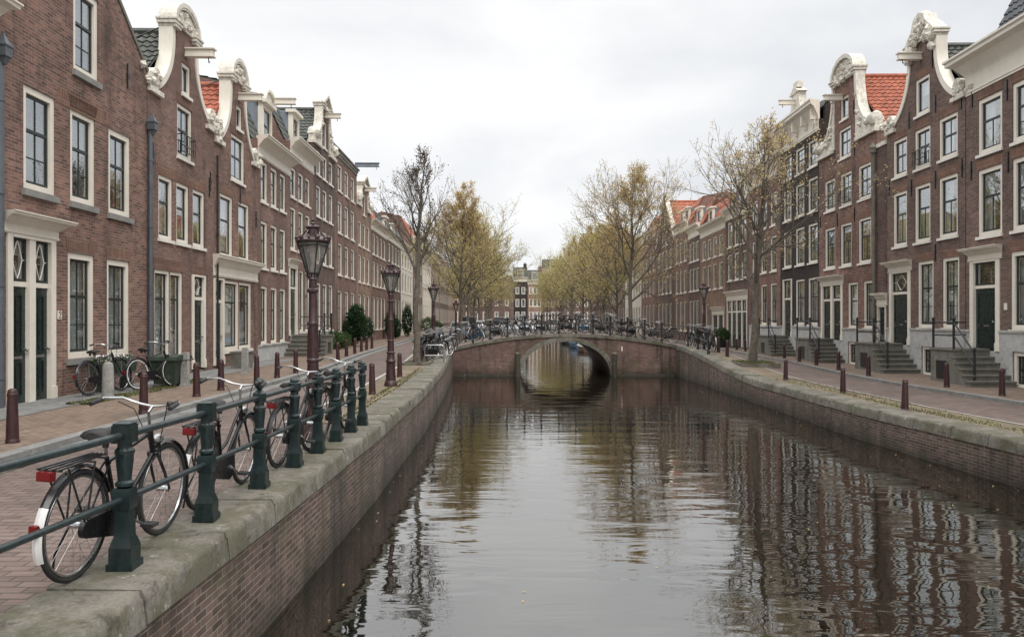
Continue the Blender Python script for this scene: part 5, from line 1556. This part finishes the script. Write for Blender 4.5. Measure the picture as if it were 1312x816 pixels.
# ------------------------------------------------------------------ small street things
def stone_post(x, y, h, w, top, label):
    t = empty('stone_post', (x, y, .09), R(4), label, 'stone post'); b = MB()
    if top == 'round': b.lathe([(w, 0), (w*.95, .1), (w*.85, h-.1), (w*.7, h-.03), (w*.3, h)], 14)
    else: b.prism([(-w, 0), (w, 0), (w*.9, h-.04), (w*.7, h), (-w*.7, h), (-w*.9, h-.04)], -w, w)
    b.build('shaft', M['stone'], t, ang=40); b = MB(); b.box(-w*1.2, w*1.2, -w*1.2, w*1.2, -.03, .03); b.build('footing', M['stone'], t, smooth=False)
stone_post(-8.1, 15.65, .74, .12, 'round', 'rounded grey stone post before the bicycles at the wall')
stone_post(-7.85, 18.75, .80, .085, 'square', 'square grey stone post beside the green bin')
stone_post(-7.78, 22.75, .76, .085, 'square', 'slim square stone post before the cream shopfront')
t = empty('waste_bin', (-8.2, 18.75, .09), R(90), 'green wheeled bin with bulging lid beside the square stone post', 'waste bin')
b = MB(); vs = [(x*s_, y*s_, z) for z, s_ in ((.06, .82), (.62, 1)) for x, y in ((-.42, -.3), (.42, -.3), (.42, .3), (-.42, .3))]
b.add(vs, [(3,2,1,0),(4,5,6,7),(0,1,5,4),(1,2,6,5),(2,3,7,6),(3,0,4,7)]); b.build('body', M['glassbin'], t, smooth=False)
b = MB(); b.prism([(-.46, .622), (.46, .622), (.44, .70), (.2, .745), (-.2, .745), (-.44, .70)], -.34, .34); b.build('lid', M['glassbin'], t, ang=30)
b = MB(); b.tube([(-.3, -.36, .6), (-.3, -.42, .62), (.3, -.42, .62), (.3, -.36, .6)], .018, 6); b.build('handle', M['iron'], t)
for sx in (-1, 1):
    b = MB(); b.lathe([(.07, -.02), (.07, .02)], 12, M=Matrix.Translation((sx*.3, -.22, .07)) @ Matrix.Rotation(R(90), 4, 'X')); b.build('wheel', M['rubber'], t)

def leaf_ball(parts, n, size, seed, mats, gap=.25):
    """leaf faces through the volume of a few ellipsoids: (x, y, z, rx, ry, rz)"""
    rg = random.Random(seed); b = MB()
    tot = sum(p[3]*p[5] for p in parts)
    for p in parts:
        k = int(n*p[3]*p[5]/tot)
        for _ in range(k):
            while True:
                v = Vector((rg.gauss(0, 1), rg.gauss(0, 1), rg.gauss(0, 1)))
                if v.length > .01: break
            v.normalize(); r = rg.uniform(.35, 1)**.45*(1+.16*math.sin(v.x*6+seed)*math.sin(v.z*7+v.y*5))
            c = Vector((p[0]+v.x*p[3]*r, p[1]+v.y*p[4]*r, p[2]+v.z*p[5]*r))
            leaf(b, c, size*rg.uniform(.6, 1.3), rg)
    return b
def leaf(b, c, s, rg, mi=0):
    d = Vector((rg.uniform(-1, 1), rg.uniform(-1, 1), rg.uniform(-1, 1)))
    if d.length < .1: d = Vector((0, 0, 1))
    d.normalize(); u = d.orthogonal().normalized(); v = d.cross(u)
    a = rg.uniform(0, 6.28); uu = u*math.cos(a)+v*math.sin(a); vv = d.cross(uu)
    b.add([c-uu*s, c-vv*s*.45, c+uu*s, c+vv*s*.45], [(0, 1, 2, 3)], mi)
t = empty('flower_trough', (-8.98, 17.6, .09), R(90), 'long green trough of white flowers under the ground floor windows', 'planter')
b = MB(); b.prism([(-.75, .38), (.75, .38), (.82, .62), (-.82, .62)], -.14, .14); b.box(-.6, -.5, -.12, .12, 0, .38); b.box(.5, .6, -.12, .12, 0, .38); b.build('trough', M['glassbin'], t, smooth=False)
leaf_ball([(x, 0, .68, .22, .16, .1) for x in (-.6, -.2, .2, .6)], 700, .03, 3, None).build('foliage', M['leaf_shrub'], t, smooth=False, fix=False)
leaf_ball([(x, 0, .74, .2, .16, .08) for x in (-.5, -.15, .25)], 160, .03, 4, None).build('blossoms', M['curtain'], t, smooth=False, fix=False)
t = empty('planter', (-8.75, 25.3, .09), R(90), 'squat brown block planter in front of the cream shopfront', 'planter')
b = MB(); b.prism([(-.3, 0), (.3, 0), (.34, .5), (-.34, .5)], -.25, .25); b.build('box', M['stone_step'], t, smooth=False)
b = MB(); b.box(-.36, .36, -.28, .28, .502, .55); b.build('rim', M['stone_step'], t, smooth=False)

def shrub(name, label, x, y, z, parts, n, size, seed, mat, cat='shrub', pot=None):
    t = empty(name, (x, y, z), 0, label, cat)
    leaf_ball(parts, n, size, seed, None).build('foliage', M[mat], t, smooth=False, fix=False)
    if pot:
        b = MB(); b.lathe([(pot*.75, 0), (pot, .32), (pot*1.08, .34), (pot*1.08, .4), (pot*.9, .4)], 14); b.build('pot', M['iron'], t)
    else:
        rg = random.Random(seed); b = MB()
        for k in range(5):
            p = rg.choice(parts); b.tube([(p[0]*.5, p[1]*.5, 0), (p[0]*.8+rg.uniform(-.1,.1), p[1]*.8, p[2]*.6), (p[0], p[1], p[2])], [.03, .02, .008], 5)
        b.build('stem', M['bark_grey'], t)
    return t
shrub('evergreen_shrub', 'large dark evergreen shrub against the brick fronts past the stoop', -9.15, 45.6, .085, [(0, 0, 1.25, .7, .6, 1.0), (-.3, .4, .9, .6, .6, .8), (.45, .1, 1.0, .65, .6, .75), (.1, -.2, 1.8, .5, .5, .7)], 9000, .06, 11, 'leaf_dark')
shrub('garden_plant', 'low leafy green plant beside the stone stoop', -9.3, 40.9, .085, [(0, 0, .5, .5, .5, .5), (.3, .3, .35, .4, .4, .35)], 1600, .06, 12, 'leaf_shrub')
shrub('garden_plant', 'pale green plant between the stoop and the evergreen shrub', -9.3, 43.0, .085, [(0, 0, .45, .45, .45, .45)], 1200, .06, 13, 'leaf_shrub')
shrub('evergreen_shrub', 'dark upright shrub seen beside the second street lamp', -9.6, 62, .085, [(0, 0, 1.1, .55, .55, 1.1), (.3, .4, .8, .5, .5, .8)], 3500, .07, 14, 'leaf_dark')
shrub('evergreen_shrub', 'dark narrow shrub just left of the bare tree trunk', -9.4, 70, .085, [(0, 0, 1.4, .5, .5, 1.4)], 3000, .07, 15, 'leaf_dark')
shrub('garden_plant', 'green shrub behind the lamp at the bridge corner', -9.0, 84, .085, [(0, 0, .9, .9, .7, .9), (.9, .2, .7, .7, .6, .7)], 2500, .08, 16, 'leaf_shrub')
shrub('potted_bush', 'round clipped bush in dark pot before the garage door', 14.3, 53, zr(14.3, 53)+.085, [(0, 0, .82, .52, .52, .5)], 3500, .045, 17, 'leaf_shrub', 'potted plant', .34)

# ------------------------------------------------------------------ boats and cars
def boat(x, y, L_, w_, label, hull, tarp):
    t = empty('moored_boat', (x, y, WZ), R(90), label, 'boat'); b = MB(); n = 9; vs = []; fs = []
    for i in range(n):
        u = i/(n-1); hw = w_/2*(1-abs(2*u-1)**3.2*(.35 if u < .5 else .97)); sh = .42+.18*u*u
        for (k, z) in ((-1, sh), (-.86, .05), (-.4, -.2), (.4, -.2), (.86, .05), (1, sh)): vs.append((L_*(u-.5), k*hw, z))
    for i in range(n-1):
        for k in range(5): fs.append((i*6+k, i*6+k+1, i*6+k+7, i*6+k+6))
        fs.append((i*6+5, i*6, i*6+6, i*6+11))
    fs += [tuple(range(6)), tuple(range((n-1)*6+5, (n-1)*6-1, -1))]
    b.add(vs, fs); b.build('hull', M[hull], t, ang=30)
    b = MB(); vs = []; fs = []
    for i in range(7):
        u = .08+.7*i/6; hw = w_/2*.96*(1-abs(2*u-1)**3.2*(.35 if u < .5 else .97)); h = .55+.32*math.sin(PI*i/6)
        for (k, z) in ((-1, .45), (-.7, h*.85), (0, h), (.7, h*.85), (1, .45)): vs.append((L_*(u-.5), k*hw, z+.1*u))
    for i in range(6):
        for k in range(4): fs.append((i*5+k, i*5+k+1, i*5+k+6, i*5+k+5))
        fs.append((i*5+4, i*5, i*5+5, i*5+9))
    fs += [tuple(range(5)), tuple(range(34, 29, -1))]
    b.add(vs, fs); b.build('tarpaulin', M[tarp], t, ang=40)
    b = MB(); b.box(-L_/2-.2, -L_/2+.05, -.14, .14, -.1, .6); b.build('outboard_motor', M['iron'], t, smooth=False)
boat(6.5, 67, 5.0, 1.9, 'wooden boat nearest the arch under a pale tarpaulin', 'boat_wood', 'boat_grey')
boat(6.6, 77, 5.5, 2.0, 'boat under a blue tarpaulin seen through the arch', 'boat_blue', 'boat_blue')
boat(6.5, 89, 6.0, 2.1, 'dark boat farthest back under the bridge arch', 'iron', 'tile_grey')
def car(x, y, rz, paint, label, van=False):
    t = empty('parked_car', (x, y, .006), rz, label, 'car'); hh = 1.9 if van else 1.45
    b = MB()
    prof = [(-2.1, .25), (2.1, .25), (2.12, .6), (1.95, .82), (1.0, .92), (.45, hh-.06), (.2, hh), (-1.3, hh), (-1.6, hh-.06), (-2.02, .95), (-2.14, .6)]
    if van: prof = [(-2.2, .25), (2.1, .25), (2.12, .7), (1.9, .98), (1.4, 1.1), (.85, hh-.05), (.6, hh), (-2.1, hh), (-2.2, hh-.1)]
    n = len(prof); vs = []
    for s in (-1, 1):
        for (a, z) in prof: vs.append((a, s*(.86 if z < 1 else .86-.2*(z-.95)/(hh-.95)), z))
    fs = [tuple(range(n)), tuple(range(2*n-1, n-1, -1))]+[(i, i+n, (i+1) % n+n, (i+1) % n) for i in range(n)]
    b.add(vs, fs); b.build('body', M[paint], t, ang=30)
    g = M['tinted_glass']
    for s in (-1, 1):
        b = MB(); zt = hh-.12; q = lambda z: s*(.868-.2*(z-.95)/(hh-.95))
        b.add([(-1.6, q(.98), .98), (.85, q(.98), .98), (.4, q(zt), zt), (-1.4, q(zt), zt), (-1.6, q(.98)-s*.02, .98), (.85, q(.98)-s*.02, .98), (.4, q(zt)-s*.02, zt), (-1.4, q(zt)-s*.02, zt)], [(0,1,2,3),(7,6,5,4),(0,4,5,1),(1,5,6,2),(2,6,7,3),(3,7,4,0)]); b.build('side_window', g, t, smooth=False)
    b = MB(); ra = (1.9, 1.0) if not van else (2.2, 1.2)
    xb = -2.205 if van else -2.0
    if van: b.box(xb-.012, xb+.01, -.68, .68, 1.15, 1.7)
    else: b.add([(-1.99, -.72, 1.02), (-1.99, .72, 1.02), (-1.66, .64, hh-.12), (-1.66, -.64, hh-.12), (-1.96, -.72, 1.02), (-1.96, .72, 1.02), (-1.63, .64, hh-.12), (-1.63, -.64, hh-.12)], [(3,2,1,0),(4,5,6,7),(0,1,5,4),(1,2,6,5),(2,3,7,6),(3,0,4,7)])
    b.build('rear_window', g, t, smooth=False)
    for sx in (-1.3, 1.3):
        for s in (-1, 1):
            b = MB(); b.lathe([(.31, -.1), (.32, -.05), (.32, .05), (.31, .1)], 18, M=Matrix.Translation((sx, s*.80, .32)) @ Matrix.Rotation(R(90), 4, 'X')); b.build('wheel', M['rubber'], t)
    for s in (-1, 1):
        b = MB(); b.box(-2.2 if van else -2.13, -2.12 if van else -2.05, s*.7-.1, s*.7+.1, .7, .88); b.build('tail_light', M['red'], t, smooth=False)
M['tinted_glass'] = plain('car_glass', (.02,.022,.024), .06, var=.05)
M['car_grey'] = plain('car_grey', (.16,.165,.17), .3, metal=.3, var=.05); M['car_silver'] = plain('car_silver', (.45,.46,.47), .3, metal=.4, var=.05); M['car_dark'] = plain('car_dark', (.02,.024,.03), .25, var=.1); M['car_white'] = plain('car_white', (.7,.7,.7), .3, var=.05)
car(-4.3, 66, R(90), 'car_grey', 'grey parked car just past the bridge under khaki trees'); car(-4.3, 77, R(90), 'car_dark', 'dark parked van behind the grey car', True)
car(-4.2, 92, R(90), 'car_silver', 'silver parked car beyond the dark van'); car(-2.2, 193.2, R(0), 'car_dark', 'dark van parked across the end of the canal', True); car(3.5, 193.5, R(0), 'car_silver', 'silver car parked before the dark end house')

# ------------------------------------------------------------------ trees
def make_tree(label, seed, H, th, r0, spread, nl, mats, leaf_size, per_twig, levels=3, up=.5, narrow=False, group=None, limbs=22, tw=.010, fork=0):
    rg = random.Random(seed)
    t = empty('street_tree', (0, 0, 0), 0, label, 'tree', group)
    tr = MB(); brn = MB(); lf = MB()
    twigs = []
    def rot_off(d, ang, az):
        o_ = d.orthogonal().normalized(); o_ = Matrix.Rotation(az, 3, d) @ o_
        return (d*math.cos(ang)+o_*math.sin(ang)).normalized()
    def grow(p, d, L_, r, lev, mb):
        n = 5 if lev == 1 else 4 if lev == 2 else 3
        pts = [p.copy()]; rs = [r]; c = p.copy(); dd = d.copy()
        for i in range(n):
            dd = (dd+Vector((rg.uniform(-1, 1), rg.uniform(-1, 1), rg.uniform(-.7, 1)))*(.17 if lev < 3 else .25)+Vector((0, 0, up*.16))).normalized()
            c = c+dd*(L_/n); pts.append(c.copy()); rs.append(max(tw*.7, r*(1-.75*(i+1)/n)))
        mb.tube(pts, rs, 6 if lev == 1 else 4 if lev == 2 else 3, cap=False)
        if lev > levels: twigs.append((pts, c)); return
        k = nl[lev-1]
        for j in range(k):
            f = rg.uniform(.22, 1.0) if j else 1.0
            q = f*n; i = min(int(q), n-1); pp = pts[i].lerp(pts[i+1], q-i); ax = (pts[i+1]-pts[i]).normalized()
            nd = rot_off(ax, R(rg.uniform(22, 58)) if j else R(10), rg.uniform(0, 6.28))
            grow(pp, nd, L_*rg.uniform(.42, .66), max(tw, r*(.55 if f < .9 else .4)), lev+1, brn)
    # trunk with a wandering leader
    pts = [Vector((0, 0, -.05))]; rs = [r0*1.45]; c = Vector((0, 0, 0)); n = 14
    for i in range(n+1):
        z = H*.97*i/n; k = max(0, z-th)/(H-th)
        c = Vector((c.x+rg.uniform(-.05, .05)*(1+2.0*k), c.y+rg.uniform(-.05, .05)*(1+2.0*k), z))
        pts.append(c.copy()+Vector((0, 0, .1 if i == 0 else 0))); rs.append(r0*(1.12 if i == 0 else (1-.28*min(1, z/th)) if z < th else .72*(1-k)**.85+.03))
    tr.tube(pts, rs, 10, cap=True)
    for j in range(limbs):
        k = (j+rg.uniform(0, .9))/limbs; z = lerp(th, H*.95, k**.92)
        i = max(1, min(len(pts)-2, int(z/(H*.97)*n)+1)); a, c2 = pts[i], pts[min(i+1, len(pts)-1)]
        f = 0 if c2.z == a.z else max(0, min(1, (z-a.z)/(c2.z-a.z))); p = a.lerp(c2, f); r = lerp(rs[i], rs[min(i+1, len(rs)-1)], f)
        az = j*2.4+rg.uniform(-.5, .5); tilt = R(rg.uniform(38, 62) if not narrow else rg.uniform(25, 45))*(1-.35*k)
        d = Vector((math.sin(tilt)*math.cos(az), math.sin(tilt)*math.sin(az), math.cos(tilt)))
        L_ = spread*(.7+.5*math.sin(PI*min(1, k*1.25+.15)))*(1-.62*k)*rg.uniform(.75, 1.15)
        grow(p, d, L_, max(tw*1.6, min(r*.62, r0*.5)), 1, tr)
    for (pts_, e) in twigs:
        for _ in range(per_twig if per_twig >= 1 else (1 if rg.random() < per_twig else 0)):
            q = rg.choice(pts_[1:]); c = q+Vector((rg.gauss(0, 1), rg.gauss(0, 1), rg.gauss(0, 1)))*leaf_size*1.5
            mi = 0
            if len(mats) > 1: mi = 1 if rg.random() < sm((.62-(c.z-th)/(H-th))/.5) else 0
            leaf(lf, c, leaf_size*rg.uniform(.6, 1.25), rg, mi)
    tr.build('trunk', M['bark'], t, fix=False, ang=60)
    brn.build('branches', M['bark_grey' if group else 'twig_dark'], t, fix=False, ang=180)
    lf.build('crown', [M[m] for m in mats], t, smooth=False, fix=False)
    return t
o = make_tree('bare young tree with sparse dark buds on the quay past the second lamp', 3, 7.7, 2.9, .13, 1.55, [5, 4, 3], ['leaf_bare'], .045, 1, 3, up=.6, narrow=True, limbs=18, tw=.008)
o.location = (-3.42, 28.3, zl(-3.4, 28.3)); o.rotation_euler.z = .6
o = make_tree('slender street tree with small pale buds standing in a grassy pit', 8, 8.9, 2.6, .165, 3.0, [5, 4, 4], ['leaf_khaki'], .05, 3, 3, up=.25, limbs=18, tw=.008)
o.location = (9.46, 30.6, zr(9.46, 30.6)); o.rotation_euler = (0, R(-3), 1.9)
kh = ['leaf_khaki', 'leaf_green']
PT = [make_tree('', 21, 10.8, 2.6, .16, 3.1, [6, 6, 4], kh, .07, 4, 3, up=.3, limbs=22, tw=.011, group='far'),
      make_tree('', 35, 12.2, 3.0, .2, 4.3, [6, 5, 4], ['leaf_khaki'], .07, 4, 3, up=.25, limbs=22, tw=.012, group='far'),
      make_tree('', 52, 9.8, 2.3, .17, 4.2, [6, 6, 4], kh[::-1], .08, 5, 3, up=.2, limbs=22, tw=.012, group='far')]
seen = [False]*3
TREES = [(0, -3.75, 58, 1.0, .3, 'khaki budding tree right behind the bridge on the railing side'), (2, -3.9, 67, .98, 1.4, 'second khaki tree behind the bridge on the railing side, greener below'),
         (0, -3.8, 78, .95, 2.7, 'third khaki tree on the railing side past the bridge'), (2, -3.7, 92, .9, 4.1, 'fourth budding tree on the railing side past the bridge'), (0, -3.7, 110, 1.15, 5.2, 'fifth budding tree on the railing side, near the vista houses'), (2, -3.8, 134, 1.0, .9, 'farthest budding tree on the railing side of the canal'),
         (1, 8.75, 57, 1.0, .8, 'big half bare tree behind the bridge on the far bank'), (0, 8.7, 65, .95, 3.3, 'khaki tree leaning over the water next to the big half bare tree'), (2, 8.8, 74, 1.0, 2.2, 'bright green leaved tree low behind the khaki crowns'),
         (0, 8.6, 85, 1.02, 5.0, 'tall khaki tree in the middle of the far bank row'), (2, 8.7, 98, 1.05, .2, 'greenish tree farther along the far bank row'), (0, 8.7, 114, 1.2, 1.2, 'distant khaki tree near the tall brown end house'), (2, 8.6, 135, 1.1, 4.4, 'green tree of the far bank row before the end houses'),
         (2, 9.5, 152, 1.1, 1.7, 'low green crown in front of the tall brown end house'), (0, 7.6, 168, 1.0, 3.9, 'khaki crown nearest the pale trimmed end house'), (2, 12.5, 160, 1.2, 2.9, 'green crown before the red roofed end house'),
         (2, -4.6, 156, 1.0, 2.2, 'green crown before the low brown end house'), (0, -9.5, 170, 1.1, .4, 'khaki crown before the brown end house on the railing side')]
for (k, x, y, s, rz, lb) in TREES:
    if seen[k]: o = copy_tree(PT[k])
    else: o = PT[k]; seen[k] = True
    o.location = (x, y, zl(x, y) if x < 0 else zr(x, y)); o.scale = (s, s, s); o.rotation_euler.z = rz; tag(o, lb, 'tree', 'budding trees along the canal past the bridge')

# tree pits and grass
for (x, y, z, w_, d_) in ((9.46, 30.6, zr(9.46, 30.6), .75, .95), (-3.42, 28.3, zl(-3.4, 28.3), .5, .75)):
    b = MB()
    for (a, c, e, f) in ((-w_, w_, -d_, -d_+.1), (-w_, w_, d_-.1, d_), (-w_, -w_+.1, -d_+.1, d_-.1), (w_-.1, w_, -d_+.1, d_-.1)): b.box(x+a, x+c, y+e, y+f, z-.1, z+.1)
    b.build('kerb', M['coping'], smooth=False)['kind'] = 'structure'
    b = MB(); b.box(x-w_+.1, x+w_-.1, y-d_+.1, y+d_-.1, z-.1, z+.06); b.build('ground', M['soil'], smooth=False)['kind'] = 'structure'
def grass(area, n, h, seed, clump=False):
    rg = random.Random(seed); b = MB()
    cl = [(rg.random(), rg.random()) for _ in range(14)]
    for _ in range(n):
        u, v = rg.random(), rg.random()
        if clump:
            c = rg.choice(cl); u = min(1, max(0, c[0]+rg.gauss(0, .05))); v = min(1, max(0, c[1]+rg.gauss(0, .12)))
        p = Vector(area(u, v)); a = rg.uniform(0, 6.28); hh = h*rg.uniform(.4, 1.2); w_ = .008+.006*rg.random()
        d = Vector((math.cos(a), math.sin(a), 0)); e = Vector((-d.y, d.x, 0))
        b.add([p-d*w_, p+d*w_, p+d*w_*.3+e*hh*.5+Vector((0, 0, hh)), p-d*w_*.3+e*hh*.5+Vector((0, 0, hh))], [(0, 1, 2, 3)])
    b.build('grass', M['grass'], smooth=False, fix=False)['kind'] = 'stuff'
grass(lambda u, v: (9.46-.65+1.3*u, 30.6-.85+1.7*v, zr(9.46, 30.6)+.06), 2600, .09, 1)
grass(lambda u, v: (qr(12+14*v)+.6+.85*u**1.6, 12+14*v, zr(9, 15)+.014), 1900, .035, 2, True)
grass(lambda u, v: (ql(12.5+14*v)-.58-.3*u, 12.5+14*v, .014), 1500, .035, 3, True)
grass(lambda u, v: (-7.85-.5*u, 14.6+6*v, .09), 2200, .05, 4, True)

b = MB(); rg = random.Random(9)
for _ in range(170):
    y = rg.uniform(5, 36); x = rg.uniform(ql(y)+.1, qr(y)-.1) if rg.random() < .4 else (ql(y)+abs(rg.gauss(0, .35))+.05 if rg.random() < .4 else qr(y)-abs(rg.gauss(0, .4))-.05)
    a = rg.uniform(0, 6.28); q = rg.uniform(.012, .03); d = Vector((math.cos(a)*q, math.sin(a)*q, 0)); e = Vector((-d.y*.5, d.x*.5, 0)); c = Vector((x, y, WZ+.008))
    b.add([c-d, c-e, c+d+Vector((0, 0, .004)), c+e], [(0, 1, 2, 3)])
b.build('floating_leaves', M['leaf_khaki'], smooth=False, fix=False)['kind'] = 'stuff'

# ------------------------------------------------------------------ world, sun, camera
w = bpy.data.worlds.new('World'); sc.world = w; w.use_nodes = True
t = w.node_tree; N = t.nodes; L = t.links
bg = N['Background']; bg.inputs['Strength'].default_value = .1
sky = N.new('ShaderNodeTexSky'); sky.sky_type = 'NISHITA'; sky.sun_disc = False
SUN_EL, SUN_AZ = R(52), R(150)
sky.sun_elevation = SUN_EL; sky.sun_rotation = SUN_AZ
tc = N.new('ShaderNodeTexCoord'); mp = N.new('ShaderNodeMapping'); mp.inputs['Scale'].default_value = (1.1, 1.1, 2.6)
mp.inputs['Location'].default_value = (.3, .1, .2)
L.new(tc.outputs['Generated'], mp.inputs[0])
nz = N.new('ShaderNodeTexNoise'); nz.inputs['Scale'].default_value = 1.9; nz.inputs['Detail'].default_value = 6; nz.inputs['Roughness'].default_value = .5
nz.inputs['Distortion'].default_value = .3
L.new(mp.outputs[0], nz.inputs['Vector'])
rp = N.new('ShaderNodeValToRGB'); e = rp.color_ramp.elements
e[0].position, e[0].color = .30, (.68, .70, .735, 1); e[1].position, e[1].color = .58, (.945, .95, .955, 1)
L.new(nz.outputs['Fac'], rp.inputs[0])
vm = N.new('ShaderNodeVectorMath'); vm.operation = 'SCALE'; vm.inputs['Scale'].default_value = 9.6
# an overcast sky is far brighter overhead than near the horizon
sx = N.new('ShaderNodeSeparateXYZ'); L.new(tc.outputs['Generated'], sx.inputs[0])
zr2 = N.new('ShaderNodeMapRange'); zr2.interpolation_type = 'SMOOTHSTEP'
for i_, v_ in ((1, .37), (2, .85), (3, 9.7), (4, 27.0)): zr2.inputs[i_].default_value = v_
L.new(sx.outputs[2], zr2.inputs[0]); L.new(zr2.outputs[0], vm.inputs['Scale'])
L.new(rp.outputs[0], vm.inputs[0])
mx = N.new('ShaderNodeMix'); mx.data_type = 'RGBA'; mx.inputs[0].default_value = .96
L.new(sky.outputs[0], mx.inputs[6]); L.new(vm.outputs[0], mx.inputs[7]); L.new(mx.outputs[2], bg.inputs['Color'])
sl = bpy.data.lights.new('sun', 'SUN'); sl.energy = 1.4; sl.angle = R(25); sl.color = (1, .96, .9)
so = bpy.data.objects.new('sun', sl); COL.objects.link(so)
# azimuth measured clockwise from +Y, like the sky
d = Vector((math.sin(SUN_AZ)*math.cos(SUN_EL), math.cos(SUN_AZ)*math.cos(SUN_EL), math.sin(SUN_EL)))
so.rotation_euler = d.to_track_quat('Z', 'Y').to_euler(); so.location = d*80
cd = bpy.data.cameras.new('camera'); co = bpy.data.objects.new('camera', cd); COL.objects.link(co)
co.location = (0, 0, 1.7); co.rotation_euler = (R(90), 0, 0)
cd.sensor_width = 36; cd.lens = 36*1000/1312; cd.clip_end = 3000; cd.clip_start = .1
sc.camera = co
sc.view_settings.view_transform = 'Standard'; sc.view_settings.look = 'None'
sc.view_settings.exposure = 0.18; sc.view_settings.gamma = 1
sc.render.engine = 'CYCLES'
sc.cycles.use_denoising = True
sc.cycles.max_bounces = 7; sc.cycles.transparent_max_bounces = 12; sc.cycles.diffuse_bounces = 3; sc.cycles.glossy_bounces = 4
sc.cycles.sample_clamp_indirect = 6
sc.cycles.use_adaptive_sampling = True; sc.cycles.adaptive_threshold = .01
